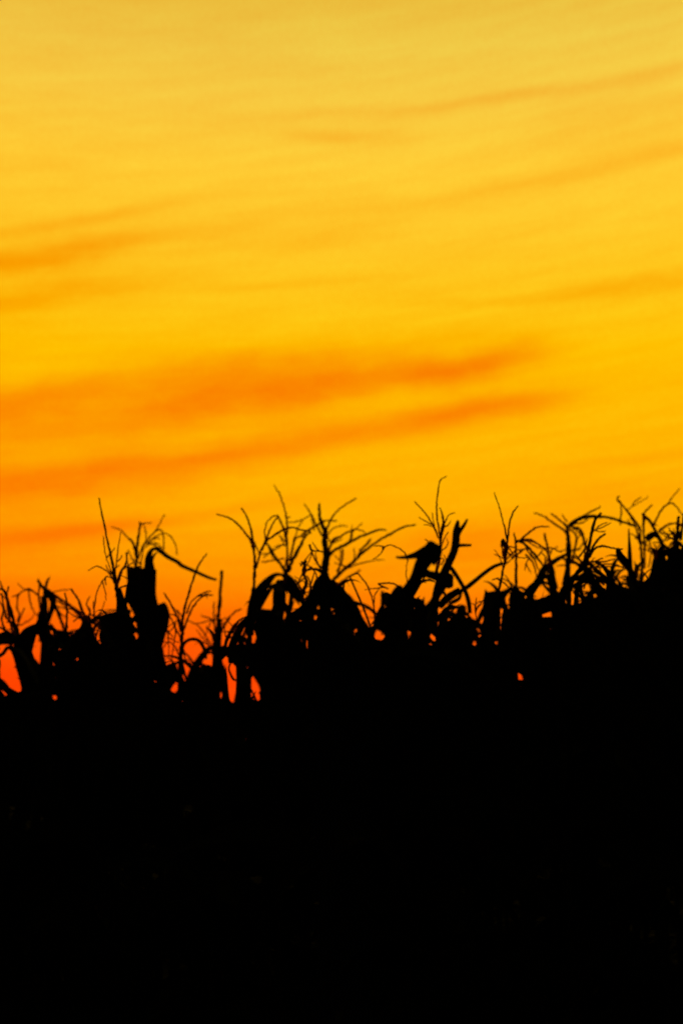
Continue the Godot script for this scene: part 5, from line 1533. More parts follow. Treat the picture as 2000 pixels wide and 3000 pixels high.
func front_rows_c() -> void:
	plant(LOST, 1165, -3673, 6, [0, 2264, 0])
	blade([0, 1419, 0, -74, 1518, -5, -420, 1850, -12], 61, -2)
	blade([0, 1322, 0, 121, 1526, -72, 480, 1260, -160], 91, -22)
	blade([0, 726, 0, -81, 896, 83, -324, 600, 185], 69, -37)
	blade([0, 704, 0, 73, 850, 9, 430, 781, 20], 97, 37)
	plant(LOST, 1318, -3676, 6, [0, 2264, 0])
	blade([0, 1347, 0, -75, 1588, -58, -334, 1471, -129], 76, 30)
	blade([0, 954, 0, -105, 1195, -106, -337, 919, -235], 106, 33)
	blade([0, 1133, 0, -89, 1310, 39, -443, 1013, 86], 87, -19)
	plant(LOST, -1579, -4374, 6, [0, 2090, 0])
	blade([0, 2039, 0, 122, 2174, -65, 730, 1478, -144], 103, 27)
	blade([0, 1655, 0, 89, 1980, 78, 527, 2111, 174], 35, -28)
	blade([0, 2016, 0, 124, 2135, -35, 364, 2112, -78], 15, -17)
	blade([0, 1257, 0, 186, 1603, 5, 487, 1306, 12], 92, -2)
	blade([0, 639, 0, -133, 890, -39, -408, 351, -87], 113, -30)
	blade([0, 1247, 0, 133, 1492, 20, 484, 1409, 45], 98, 35)
	plant(LOST, -1365, -4310, 6, [0, 2068, 0])
	blade([0, 1579, 0, 26, 1832, 27, 179, 2075, 60], 123, -30)
	blade([0, 1745, 0, 49, 2173, 29, 194, 2008, 65], 115, 23)
	blade([0, 1977, 0, 52, 2140, 39, 195, 2064, 88], 17, -32)
	blade([0, 1216, 0, -152, 1558, 36, -371, 1022, 79], 95, -18)
	blade([0, 1042, 0, -195, 1375, 85, -355, 1212, 189], 93, 26)
	blade([0, 1145, 0, 124, 1363, 7, 367, 1219, 15], 104, 21)
	plant(LOST, -1241, -4373, 6, [0, 2068, 0])
	blade([0, 1548, 0, 52, 1796, 70, 393, 1721, 156], 104, -9)
	blade([0, 1532, 0, 216, 1849, 106, 628, 1823, 235], 102, -5)
	blade([0, 2061, 0, 21, 2073, 111, 41, 2080, 247], 61, 25)
	blade([0, 2040, 0, 17, 2065, 45, 74, 1825, 100], 35, 29)
	blade([0, 2061, 0, 12, 2155, 17, 73, 1792, 38], 17, -31)
	blade([0, 1918, 0, -24, 2095, -69, -6, 2088, -152], 60, -6)
	blade([0, 1731, 0, -2, 1944, -39, 0, 2081, -88], 81, 24)
	blade([0, 995, 0, -246, 1336, 11, -371, 945, 25], 99, 6)
	blade([0, 730, 0, 128, 934, -49, 410, 735, -110], 89, 26)
	blade([0, 616, 0, 101, 929, -103, 345, 412, -230], 96, -32)
	plant(LOST, -1030, -4272, 6, [0, 1973, 0])
	blade([0, 1531, 0, 135, 1781, -51, 701, 1587, -113], 132, 36)
	blade([0, 1557, 0, 26, 1727, 102, 85, 1927, 226], 92, -24)
	blade([0, 1886, 0, -1, 2001, 67, -74, 2041, 150], 41, -4)
	blade([0, 1528, 0, 100, 1576, 80, 523, 1709, 177], 130, 39)
	blade([0, 1898, 0, -63, 2229, -45, -265, 2010, -101], 23, -18)
	blade([0, 1966, 0, 8, 2262, 43, 108, 1906, 96], 14, -17)
	blade([0, 1645, 0, -54, 1992, 6, -101, 2046, 13], 22, 17)
	blade([0, 1787, 0, -66, 2008, -32, -141, 2092, -70], 46, 19)
	blade([0, 723, 0, 109, 895, 93, 468, 537, 207], 103, 31)
	blade([0, 1013, 0, -123, 1221, -73, -497, 854, -162], 95, 13)
	blade([0, 727, 0, 110, 930, -92, 305, 815, -205], 95, -11)
	plant(LOST, -886, -4230, 6, [0, 2088, 0])
	blade([0, 1814, 0, 66, 2109, -107, 229, 2012, -239], 144, 39)
	blade([0, 1535, 0, -111, 1626, 99, -356, 1611, 219], 98, 33)
	blade([0, 1844, 0, -38, 1962, 19, -156, 2117, 42], 15, 24)
	blade([0, 1715, 0, -82, 2018, 28, -186, 1983, 61], 24, 32)
	blade([0, 1903, 0, -58, 1997, -10, -211, 2002, -22], 33, -22)
	blade([0, 1841, 0, 0, 2153, -56, 10, 2105, -124], 45, -13)
	blade([0, 1790, 0, 6, 2174, 12, 36, 2142, 27], 24, 27)
	blade([0, 2037, 0, -17, 2180, -28, 13, 2180, -62], 18, 35)
	blade([0, 1894, 0, -84, 2156, -70, -180, 2110, -156], 18, 36)
	blade([0, 2043, 0, -57, 2128, 81, -114, 2058, 180], 11, -16)
	blade([0, 632, 0, 144, 825, 101, 508, 715, 225], 103, -28)
	blade([0, 1094, 0, -161, 1443, 22, -304, 1063, 50], 72, -8)
	blade([0, 884, 0, -59, 1186, 95, -336, 1051, 212], 89, -25)
	plant(LOST, -737, -4247, 6, [0, 2139, 0])
	blade([0, 1594, 0, -28, 1810, -26, -398, 2062, -57], 32, 11)
	blade([0, 2064, 0, 7, 2191, 63, 34, 2142, 141], 34, 30)
	blade([0, 1469, 0, 28, 2066, -72, 198, 1948, -160], 25, 29)
	blade([0, 1849, 0, -19, 2191, 104, -56, 1949, 231], 23, 28)
	blade([0, 1865, 0, 1, 2271, 73, 30, 2132, 163], 65, -33)
	blade([0, 1377, 0, 77, 1616, -108, 579, 1978, -240], 93, -3)
	blade([0, 1829, 0, -154, 2229, -7, -277, 1979, -16], 26, -37)
	blade([0, 1487, 0, -73, 1924, -1, -498, 1882, -3], 87, 1)
	blade([0, 1860, 0, -88, 1995, -6, -239, 1992, -14], 33, -23)
	blade([0, 1931, 0, -21, 2284, 39, 20, 2210, 86], 17, -34)
	blade([0, 1997, 0, -115, 2194, -99, -242, 2196, -219], 17, 31)
	blade([0, 1944, 0, -80, 2180, -110, -182, 2188, -245], 11, 1)
	blade([0, 674, 0, 165, 968, 43, 362, 732, 96], 101, -31)
	blade([0, 966, 0, -142, 1138, 43, -412, 1084, 96], 68, -12)
	blade([0, 1014, 0, 145, 1196, 2, 448, 1109, 5], 105, -26)
	plant(LOST, -597, -4253, 6, [0, 1957, 0])
	blade([0, 1826, 0, -66, 2077, -64, -550, 1893, -143], 66, -28)
	blade([0, 1701, 0, -36, 2123, 60, -537, 1670, 134], 101, -5)
	blade([0, 1950, 0, -26, 2154, 66, -125, 1906, 147], 30, 15)
	blade([0, 1778, 0, -32, 2124, -19, -63, 2016, -42], 21, 6)
	blade([0, 1948, 0, -70, 2254, -46, -213, 2137, -103], 22, -8)
	blade([0, 1795, 0, 2, 2191, 58, 47, 1686, 128], 24, 32)
	blade([0, 1950, 0, -93, 2375, -85, -200, 2063, -188], 26, -31)
	blade([0, 1496, 0, 19, 1966, 20, 142, 1835, 45], 72, 16)
	blade([0, 1918, 0, -7, 2026, -31, -7, 1918, -70], 73, -11)
	blade([0, 1762, 0, 44, 1981, -24, 318, 1829, -53], 27, -37)
	blade([0, 1394, 0, -116, 1692, 86, -412, 1426, 191], 101, -35)
	blade([0, 745, 0, -104, 1040, 89, -279, 920, 198], 93, 1)
	blade([0, 1065, 0, 157, 1394, 28, 355, 1168, 62], 81, -5)
	plant(LOST, -423, -4274, 6, [0, 1861, 0])
	blade([0, 1433, 0, -61, 1752, 61, -620, 1835, 135], 104, 11)
	blade([0, 1546, 0, -41, 1978, -40, -656, 1799, -89], 102, 29)
	blade([0, 1633, 0, -31, 1899, 65, -118, 1932, 145], 82, 34)
	blade([0, 1732, 0, -2, 1966, 91, -78, 1964, 203], 40, 2)
	blade([0, 1854, 0, -10, 2005, 61, -64, 1994, 136], 33, 24)
	blade([0, 1179, 0, -88, 1507, -103, -703, 1781, -228], 115, -17)
	blade([0, 1635, 0, -18, 2096, -38, -28, 2093, -84], 24, 25)
	blade([0, 1453, 0, 12, 1827, -102, 137, 1859, -227], 132, -33)
	blade([0, 1857, 0, -122, 2092, -75, -248, 2039, -167], 17, 32)
	blade([0, 751, 0, 189, 1005, -72, 499, 576, -160], 90, 12)
	blade([0, 667, 0, -115, 911, 98, -305, 518, 218], 80, 28)
	blade([0, 620, 0, 120, 917, 98, 316, 619, 219], 89, -10)
	plant(LOST, -260, -4338, 6, [0, 2172, 0])
	blade([0, 1629, 0, 29, 2211, -76, 125, 2037, -169], 136, 34)
	blade([0, 2006, 0, -18, 2233, 5, -28, 2077, 11], 69, -33)
	blade([0, 1884, 0, 13, 2079, 49, 35, 2226, 108], 103, 31)
	blade([0, 1844, 0, 26, 2377, 81, 85, 2260, 180], 21, 4)
	blade([0, 1962, 0, 0, 2012, 22, -8, 1843, 49], 43, 13)
	blade([0, 1992, 0, -1, 2173, 76, -52, 2198, 170], 31, 12)
	blade([0, 1999, 0, -64, 2124, 9, -145, 2099, 21], 15, -14)
	blade([0, 1969, 0, -72, 2144, 50, -154, 2110, 111], 19, 18)
	blade([0, 824, 0, 117, 1142, -80, 468, 925, -177], 97, -27)
	blade([0, 647, 0, 130, 809, -108, 364, 559, -239], 86, 3)
	blade([0, 1222, 0, 193, 1554, 28, 509, 1255, 62], 91, 29)
	plant(LOST, -119, -4335, 6, [0, 2021, 0])
	blade([0, 1606, 0, 118, 1844, -5, 663, 2053, -12], 117, -39)
	blade([0, 2014, 0, -51, 2148, -50, -122, 2306, -111], 16, 20)
	blade([0, 1947, 0, 51, 2137, -28, 533, 2092, -62], 22, -5)
	blade([0, 1889, 0, 78, 2160, 110, 180, 2127, 244], 69, 37)
	blade([0, 645, 0, 112, 960, 3, 456, 684, 7], 92, -1)
	blade([0, 755, 0, -172, 1008, -39, -337, 831, -86], 81, 17)
	blade([0, 1253, 0, -159, 1510, 44, -445, 1340, 98], 95, 27)
	plant(LOST, 95, -4356, 6, [0, 2109, 0])
	blade([0, 1579, 0, -75, 2020, 35, -223, 2061, 78], 111, -16)
	blade([0, 1962, 0, -26, 2356, -102, -207, 2163, -226], 15, -2)
	blade([0, 1421, 0, -36, 1947, 39, -437, 1862, 86], 115, -24)
	blade([0, 1813, 0, -62, 1986, 40, -420, 1864, 89], 80, 28)
	blade([0, 2102, 0, -4, 2205, 21, -73, 2101, 47], 15, -19)
	blade([0, 1998, 0, 25, 2258, 10, 80, 2229, 23], 17, 30)
	blade([0, 2033, 0, -80, 2375, -54, -177, 2326, -120], 15, -3)
	blade([0, 1205, 0, -208, 1478, -72, -469, 1289, -160], 78, 0)
	blade([0, 906, 0, -196, 1221, 65, -313, 675, 144], 81, 12)
	blade([0, 1415, 0, 161, 1725, 32, 401, 1342, 71], 87, -35)
	plant(LOST, 236, -4278, 6, [0, 1861, 0])
	blade([0, 1803, 0, -162, 1965, 112, -458, 1960, 250], 37, -39)
	blade([0, 1855, 0, -5, 2103, 49, -99, 2096, 109], 64, 30)
	blade([0, 1855, 0, 90, 2075, -66, 213, 2225, -146], 70, 32)
	blade([0, 1855, 0, -27, 2074, 68, -96, 2217, 151], 32, -22)
	blade([0, 1855, 0, 16, 2209, 61, 133, 2287, 135], 22, 18)
	blade([0, 1855, 0, -17, 2102, 24, -111, 2137, 54], 55, -39)
	blade([0, 1087, 0, 102, 1267, -22, 448, 1234, -48], 84, 21)
	blade([0, 572, 0, -105, 770, -77, -475, 405, -172], 73, -8)
	blade([0, 1198, 0, -73, 1397, -105, -473, 1040, -234], 106, 28)
	plant(LOST, 362, -4327, 6, [0, 2120, 0])
	blade([0, 2113, 0, -94, 2166, 99, -279, 2110, 221], 33, 27)
	blade([0, 1681, 0, 14, 2306, 56, 30, 2122, 125], 34, 25)
	blade([0, 1641, 0, 10, 2116, -21, 4, 2117, -47], 111, 34)
	blade([0, 1637, 0, 27, 2310, 28, 284, 1934, 63], 32, 17)
	blade([0, 2005, 0, 32, 2214, -16, 150, 2148, -36], 27, -34)
	blade([0, 1854, 0, 84, 2118, 62, 369, 1252, 139], 67, 7)
	blade([0, 1062, 0, -187, 1272, 107, -338, 1178, 237], 93, -34)
	blade([0, 1020, 0, -104, 1228, 1, -374, 982, 1], 80, -14)
	blade([0, 706, 0, -80, 985, 29, -408, 599, 64], 84, 33)
	plant(LOST, 491, -4242, 6, [0, 2075, 0])
	blade([0, 1701, 0, -55, 2219, -23, -171, 1291, -51], 92, 21)
	blade([0, 1824, 0, -123, 1962, -2, -437, 1891, -4], 105, 1)
	blade([0, 1854, 0, 99, 2463, 25, 434, 1980, 56], 26, -37)
	blade([0, 1960, 0, 71, 2220, 74, 416, 2285, 165], 14, -17)
	blade([0, 2068, 0, 186, 2177, 4, 365, 2303, 10], 15, -13)
	blade([0, 1774, 0, -26, 2327, 74, -140, 2101, 165], 14, -15)
	blade([0, 1635, 0, 26, 1711, -3, 141, 1553, -7], 90, 16)
	blade([0, 894, 0, -66, 1189, -18, -442, 1010, -39], 100, 27)
	blade([0, 1260, 0, 203, 1621, -16, 468, 1074, -36], 97, 14)
	blade([0, 712, 0, -93, 855, -100, -495, 531, -223], 105, 21)
	plant(LOST, 619, -4211, 6, [0, 1905, 0])
	blade([0, 1657, 0, -86, 2001, 38, -165, 2077, 84], 103, -2)
	blade([0, 1707, 0, 135, 1862, -33, 350, 2170, -74], 89, 36)
	blade([0, 1898, 0, 6, 2189, 49, 3, 2231, 108], 21, 4)
	blade([0, 1744, 0, -41, 2301, 111, -474, 1912, 246], 20, -5)
	blade([0, 1898, 0, 18, 2131, 109, 481, 2282, 241], 13, -6)
	blade([0, 1898, 0, 25, 2058, 55, 57, 2239, 121], 17, -35)
	blade([0, 1827, 0, 18, 2298, 57, 29, 2124, 126], 36, -34)
	blade([0, 1654, 0, 61, 1982, -88, 120, 2169, -195], 125, 28)
	blade([0, 1898, 0, 1, 2269, 96, 19, 2196, 213], 15, 23)
	blade([0, 1603, 0, -70, 1910, 96, -240, 2049, 213], 101, 11)
	blade([0, 1901, 0, -2, 2332, -72, -48, 2338, -160], 9, 0)
	blade([0, 1215, 0, -115, 1414, 31, -402, 1370, 68], 80, 11)
	blade([0, 1434, 0, 218, 1766, 4, 424, 1465, 8], 124, -36)
	blade([0, 854, 0, -192, 1158, -93, -443, 704, -206], 95, 34)
	plant(LOST, 780, -4220, 6, [0, 2129, 0])
	blade([0, 1668, 0, 128, 2056, 45, 546, 1602, 101], 126, -37)
	blade([0, 1479, 0, -18, 1865, 38, -496, 1292, 84], 53, 4)
	blade([0, 1774, 0, 8, 2410, -20, -133, 2116, -45], 69, 34)
	blade([0, 2066, 0, 75, 2241, -39, 232, 2284, -87], 33, -19)
	blade([0, 1946, 0, 2, 2194, 67, 19, 2281, 149], 24, -30)
	blade([0, 2124, 0, 84, 2424, -101, 183, 2375, -223], 11, -10)
	blade([0, 596, 0, -191, 745, -65, -315, 452, -145], 82, -24)
	blade([0, 724, 0, 183, 1048, -94, 425, 747, -209], 101, -30)
	blade([0, 1130, 0, 190, 1424, 53, 336, 1066, 118], 100, -15)
	plant(LOST, 961, -4375, 6, [0, 2273, 0])
	blade([0, 1559, 0, 120, 2063, -49, 656, 2381, -110], 81, 21)
	blade([0, 1499, 0, 41, 1747, 37, 571, 1600, 82], 131, -37)
	blade([0, 1958, 0, -65, 2181, 81, -128, 2341, 180], 14, 6)
	blade([0, 2154, 0, -33, 2242, 105, -148, 2316, 234], 22, -16)
	blade([0, 1991, 0, 14, 2495, 33, -90, 2221, 73], 26, 34)
	blade([0, 1986, 0, -36, 2125, 95, -417, 2253, 212], 16, -29)
	blade([0, 2151, 0, -76, 2393, 71, -181, 2346, 158], 14, 1)
	blade([0, 866, 0, 190, 1062, 92, 443, 718, 204], 72, 25)
	blade([0, 1337, 0, 217, 1540, 73, 422, 1136, 163], 74, 10)
	blade([0, 1305, 0, -237, 1582, 91, -381, 1441, 203], 75, 16)
	plant(LOST, 1059, -4250, 6, [0, 2254, 0])
	blade([0, 2064, 0, 44, 2565, 41, 65, 2328, 91], 14, 4)
	blade([0, 2009, 0, 47, 2344, -53, 126, 2389, -118], 32, -8)
	blade([0, 1388, 0, 29, 1724, -1, 341, 1755, -2], 87, -4)
	blade([0, 1961, 0, 2, 2335, 91, 27, 2320, 202], 34, -28)
	blade([0, 1959, 0, 5, 2174, -111, 6, 2428, -248], 15, 10)
	blade([0, 1959, 0, -56, 2199, 59, -223, 2255, 132], 90, -16)
	blade([0, 2100, 0, -37, 2295, -44, -173, 2311, -97], 38, 32)
	blade([0, 1613, 0, 54, 1803, 38, 146, 1701, 85], 131, -39)
	blade([0, 2143, 0, -39, 2443, -67, -112, 2403, -148], 15, 3)
	blade([0, 1448, 0, -176, 1640, 47, -561, 1219, 104], 70, 15)
	blade([0, 758, 0, -71, 1027, 29, -472, 850, 64], 86, -1)
	blade([0, 785, 0, 172, 1110, 38, 304, 719, 85], 80, -32)
	plant(LOST, 1230, -4225, 6, [0, 2363, 0])
	blade([0, 2089, 0, -5, 2363, 68, -90, 2361, 151], 59, 22)
	blade([0, 2008, 0, -3, 2547, -5, -114, 2332, -11], 54, 38)
	blade([0, 2006, 0, -80, 2479, 68, -655, 1789, 152], 114, -29)
	blade([0, 1827, 0, -174, 2256, 100, -364, 2240, 221], 24, 31)
	blade([0, 1355, 0, -10, 1462, 19, -177, 2168, 42], 105, -6)
	blade([0, 2207, 0, -94, 2416, 111, -218, 2377, 246], 18, 21)
	blade([0, 554, 0, 115, 716, -51, 465, 277, -113], 88, 30)
	blade([0, 1065, 0, 223, 1304, -2, 429, 890, -4], 83, -23)
	blade([0, 1095, 0, 142, 1440, -23, 508, 1097, -51], 109, 35)
	plant(LOST, 1412, -4293, 6, [0, 2376, 0])
	blade([0, 1010, 0, 197, 1256, -83, 549, 1136, -184], 85, -10)
	blade([0, 1397, 0, 97, 1589, -23, 534, 1525, -50], 80, -14)
	blade([0, 644, 0, -180, 924, -42, -419, 522, -93], 89, -6)


func front_rows_d() -> void:
	plant(LOST, 1516, -4220, 6, [0, 2363, 0])
	blade([0, 1138, 0, -151, 1448, 83, -496, 1063, 185], 85, -19)
	blade([0, 1374, 0, -115, 1599, 54, -356, 1409, 120], 99, -13)
	blade([0, 1434, 0, 243, 1716, -38, 430, 1343, -86], 81, -8)
	plant(LOST, -1733, -4966, 6, [0, 2148, 0])
	blade([0, 1886, 0, 173, 2227, 51, 403, 2051, 113], 16, 2)
	blade([0, 688, 0, -130, 886, 88, -398, 561, 196], 88, -24)
	blade([0, 730, 0, 119, 1093, -78, 571, 546, -174], 106, 27)
	blade([0, 804, 0, -294, 1002, -48, -468, 587, -107], 101, -34)
	plant(LOST, -1568, -4990, 6, [0, 2142, 0])
	blade([0, 1742, 0, 91, 1983, -32, 674, 2021, -71], 42, -31)
	blade([0, 1748, 0, 22, 2088, 1, 191, 2071, 1], 124, -4)
	blade([0, 1009, 0, -265, 1353, -79, -510, 997, -175], 94, 0)
	blade([0, 811, 0, -92, 1213, 73, -395, 840, 163], 104, -20)
	blade([0, 788, 0, -182, 1174, 5, -509, 935, 11], 141, -35)
	plant(LOST, -1412, -4909, 6, [0, 2125, 0])
	blade([0, 1648, 0, -4, 2368, 94, 79, 2015, 210], 101, -39)
	blade([0, 1899, 0, -30, 2032, -90, 8, 2057, -200], 129, -11)
	blade([0, 1641, 0, 85, 1914, -60, 413, 1918, -134], 94, -28)
	blade([0, 1548, 0, 144, 2030, 57, 327, 2043, 127], 34, 5)
	blade([0, 1526, 0, 160, 1718, 28, 458, 1514, 63], 118, -6)
	blade([0, 2003, 0, 22, 2098, 47, 89, 2025, 104], 117, -32)
	blade([0, 821, 0, 227, 1038, -29, 378, 746, -65], 99, 12)
	blade([0, 894, 0, 125, 1130, -110, 544, 757, -244], 107, -16)
	blade([0, 864, 0, -261, 1131, -108, -602, 788, -239], 111, 6)
	plant(LOST, -1205, -4996, 6, [0, 2036, 0])
	blade([0, 1643, 0, -68, 2044, -72, -147, 2117, -160], 32, -37)
	blade([0, 2024, 0, -7, 2220, -57, 93, 2132, -127], 37, 11)
	blade([0, 1716, 0, -54, 1988, -59, -272, 2015, -130], 18, -22)
	blade([0, 1699, 0, -19, 2040, -93, 22, 2093, -206], 76, -24)
	blade([0, 1657, 0, -68, 1971, -4, -210, 2050, -10], 18, 26)
	blade([0, 1989, 0, 38, 2224, 73, 128, 2151, 163], 23, -29)
	blade([0, 516, 0, -211, 708, -112, -625, 575, -248], 120, 10)
	blade([0, 973, 0, 112, 1379, 37, 476, 824, 81], 127, 35)
	blade([0, 904, 0, -283, 1230, -39, -479, 856, -87], 92, 28)
	plant(LOST, -1012, -4852, 6, [0, 2007, 0])
	blade([0, 1533, 0, 190, 1934, 105, 371, 1917, 233], 128, -26)
	blade([0, 1999, 0, 176, 2068, 76, 365, 1994, 169], 142, -35)
	blade([0, 1540, 0, -123, 2226, -5, -661, 1504, -11], 99, 8)
	blade([0, 1999, 0, -21, 2244, -110, 11, 2161, -244], 62, 34)
	blade([0, 1545, 0, 139, 2095, 76, 397, 1968, 169], 26, 27)
	blade([0, 1999, 0, -55, 2133, 70, -154, 2027, 156], 25, 19)
	blade([0, 1715, 0, -48, 1914, 97, -199, 1992, 216], 38, 29)
	blade([0, 1999, 0, 29, 2090, 63, 73, 2197, 140], 16, 17)
	blade([0, 1548, 0, -99, 1855, 12, -384, 2014, 28], 18, -27)
	blade([0, 1999, 0, 5, 2290, 30, 46, 2164, 66], 38, 24)
	blade([0, 1999, 0, -2, 2402, -7, 47, 2025, -15], 36, 13)
	blade([0, 1999, 0, -53, 2464, -112, -100, 1881, -249], 26, 17)
	blade([0, 1761, 0, -131, 1878, 52, -356, 2018, 116], 36, 21)
	blade([0, 1995, 0, 64, 2208, 103, 168, 2123, 228], 10, -28)
	blade([0, 2002, 0, 25, 2261, 12, 96, 2226, 26], 16, 3)
	blade([0, 1955, 0, 33, 2192, 96, 117, 2168, 214], 10, 26)
	blade([0, 1391, 0, 115, 1736, 72, 574, 1262, 160], 113, -27)
	blade([0, 968, 0, -165, 1273, -66, -401, 790, -147], 105, -24)
	blade([0, 824, 0, -208, 1008, -46, -567, 973, -101], 94, -25)
	plant(LOST, -874, -4954, 6, [0, 2246, 0])
	blade([0, 1612, 0, 98, 1984, 109, 806, 1765, 242], 112, -30)
	blade([0, 2065, 0, -64, 2148, 92, -240, 2085, 204], 55, 30)
	blade([0, 1913, 0, -8, 2310, -12, 28, 2088, -26], 110, -20)
	blade([0, 2085, 0, 23, 2145, 19, 241, 2002, 42], 65, -4)
	blade([0, 2019, 0, 112, 2049, -34, 564, 1576, -76], 54, -24)
	blade([0, 1955, 0, 73, 2277, -91, 144, 2334, -203], 42, -26)
	blade([0, 1942, 0, -130, 2343, 17, -294, 2080, 38], 25, -10)
	blade([0, 2240, 0, -1, 2501, -47, 49, 2483, -104], 20, 32)
	blade([0, 2240, 0, -4, 2517, -85, 41, 2487, -189], 11, 27)
	blade([0, 932, 0, -244, 1157, 28, -577, 668, 63], 83, 20)
	blade([0, 862, 0, -102, 1147, 84, -443, 1014, 187], 119, 35)
	blade([0, 985, 0, 115, 1325, -44, 467, 1039, -98], 106, -9)
	plant(LOST, -675, -4866, 6, [0, 1905, 0])
	blade([0, 1730, 0, 43, 1891, 19, 724, 1538, 43], 102, -17)
	blade([0, 1416, 0, 176, 1917, -112, 333, 1938, -249], 132, -17)
	blade([0, 1655, 0, 22, 1985, -87, 312, 2207, -193], 17, 3)
	blade([0, 1573, 0, -5, 2033, 36, 39, 1912, 81], 79, 6)
	blade([0, 1900, 0, -110, 2443, 12, -215, 2409, 27], 11, -33)
	blade([0, 1900, 0, -112, 2349, 24, -219, 2323, 52], 17, -14)
	blade([0, 1375, 0, 231, 1641, -21, 489, 1125, -46], 83, -13)
	blade([0, 1087, 0, 231, 1411, 83, 572, 1245, 185], 104, 31)
	blade([0, 1144, 0, 143, 1553, -16, 419, 1267, -35], 127, 35)
	plant(LOST, -464, -4997, 6, [0, 1905, 0])
	blade([0, 1867, 0, -105, 2044, 26, -204, 1924, 57], 50, 15)
	blade([0, 1897, 0, -1, 2032, 45, 0, 2021, 100], 16, 11)
	blade([0, 1499, 0, 23, 1784, -19, 121, 1974, -42], 56, -27)
	blade([0, 1641, 0, -6, 1849, -51, -11, 2076, -113], 53, 18)
	blade([0, 1865, 0, -18, 2225, 100, -63, 2191, 223], 21, -14)
	blade([0, 573, 0, 168, 947, 24, 417, 668, 53], 92, -1)
	blade([0, 910, 0, -193, 1113, -93, -459, 829, -207], 86, -8)
	blade([0, 835, 0, -116, 1144, -8, -481, 934, -17], 94, -25)
	plant(LOST, -278, -4964, 6, [0, 2255, 0])
	blade([0, 1979, 0, 2, 2593, -94, 52, 2377, -208], 17, 1)
	blade([0, 1928, 0, -13, 2220, 56, -68, 2132, 124], 38, 22)
	blade([0, 1426, 0, -22, 1940, 72, -88, 1980, 161], 17, 22)
	blade([0, 1556, 0, -64, 1762, 100, -195, 2001, 222], 19, -33)
	blade([0, 2136, 0, -15, 2377, -57, -61, 1470, -127], 53, 22)
	blade([0, 1792, 0, 36, 2236, 47, 145, 2284, 104], 62, 37)
	blade([0, 2005, 0, 49, 2397, 14, 201, 2246, 32], 25, 5)
	blade([0, 1947, 0, 22, 2394, -20, 267, 2265, -44], 46, -38)
	blade([0, 800, 0, -175, 1119, 28, -576, 959, 63], 126, -24)
	blade([0, 1359, 0, -134, 1758, 19, -572, 1154, 41], 101, 13)
	blade([0, 914, 0, -251, 1235, -73, -473, 1022, -161], 118, 21)
	plant(LOST, -133, -4904, 6, [0, 2076, 0])
	blade([0, 1912, 0, 13, 2711, -41, 100, 2246, -92], 29, -29)
	blade([0, 1617, 0, -49, 2060, 30, -352, 1795, 66], 90, 28)
	blade([0, 1648, 0, -60, 2232, 73, -326, 2084, 163], 110, -26)
	blade([0, 2068, 0, 67, 2571, -82, 284, 2098, -181], 31, 35)
	blade([0, 1708, 0, -113, 1939, 93, -227, 2265, 208], 39, 29)
	blade([0, 1737, 0, 4, 2320, 61, 68, 2196, 136], 35, 10)
	blade([0, 2071, 0, 98, 2383, -83, 213, 2336, -184], 10, 1)
	blade([0, 2071, 0, 99, 2471, 4, 212, 2390, 9], 19, 28)
	blade([0, 1430, 0, -204, 1776, -77, -506, 1592, -171], 121, 25)
	blade([0, 1362, 0, -143, 1718, 69, -573, 1492, 152], 108, -21)
	blade([0, 622, 0, 142, 831, -59, 550, 426, -132], 96, -15)
	plant(LOST, 13, -4806, 6, [0, 2283, 0])
	blade([0, 1803, 0, -63, 2133, 25, -156, 2255, 55], 79, -3)
	blade([0, 2020, 0, 196, 2177, 43, 430, 2120, 95], 29, -35)
	blade([0, 1792, 0, -124, 1951, -70, -367, 2328, -156], 67, 9)
	blade([0, 1831, 0, -131, 2202, 109, -458, 1679, 242], 50, -26)
	blade([0, 1581, 0, -29, 1603, 58, -713, 1610, 130], 77, 11)
	blade([0, 2092, 0, 32, 2610, 10, 127, 1581, 23], 28, -34)
	blade([0, 1640, 0, 81, 1914, -50, 494, 1501, -111], 120, -7)
	blade([0, 1667, 0, 30, 2389, 65, 129, 2095, 144], 42, -36)
	blade([0, 1952, 0, -52, 2645, -84, -144, 2331, -186], 17, -17)
	blade([0, 1706, 0, -29, 2255, -17, -269, 2202, -38], 73, -27)
	blade([0, 1901, 0, 132, 2115, -34, 340, 2444, -75], 30, 35)
	blade([0, 2218, 0, 14, 2506, -92, 191, 1755, -205], 43, -34)
	blade([0, 2274, 0, -43, 2390, -50, -254, 2236, -111], 42, -31)
	blade([0, 1953, 0, -27, 2329, 70, -224, 2241, 155], 16, -14)
	blade([0, 2107, 0, 3, 2547, 12, 54, 1811, 26], 43, 38)
	blade([0, 2200, 0, -65, 2476, 63, -150, 2395, 139], 21, -18)
	blade([0, 2223, 0, -16, 2460, -96, 19, 2396, -213], 11, -31)
	blade([0, 756, 0, 170, 934, -90, 537, 514, -199], 97, -20)
	blade([0, 407, 0, -205, 774, 7, -355, 179, 16], 110, 10)
	blade([0, 1206, 0, 108, 1416, -73, 617, 1170, -161], 133, -30)
	plant(LOST, 216, -4939, 6, [0, 2318, 0])
	blade([0, 1799, 0, 13, 1986, -84, 184, 2300, -187], 88, -15)
	blade([0, 2310, 0, 7, 2408, 56, 186, 2165, 125], 51, -21)
	blade([0, 2028, 0, 53, 2540, 57, 143, 2408, 126], 37, 19)
	blade([0, 1738, 0, -63, 2090, 92, -293, 2253, 205], 102, -15)
	blade([0, 1570, 0, -44, 1727, 6, -828, 1871, 13], 134, -25)
	blade([0, 2043, 0, 36, 2443, -37, 136, 2410, -82], 32, -38)
	blade([0, 2261, 0, 3, 2353, -87, -8, 2382, -193], 124, 29)
	blade([0, 2254, 0, 51, 2423, -43, 216, 1907, -95], 36, -7)
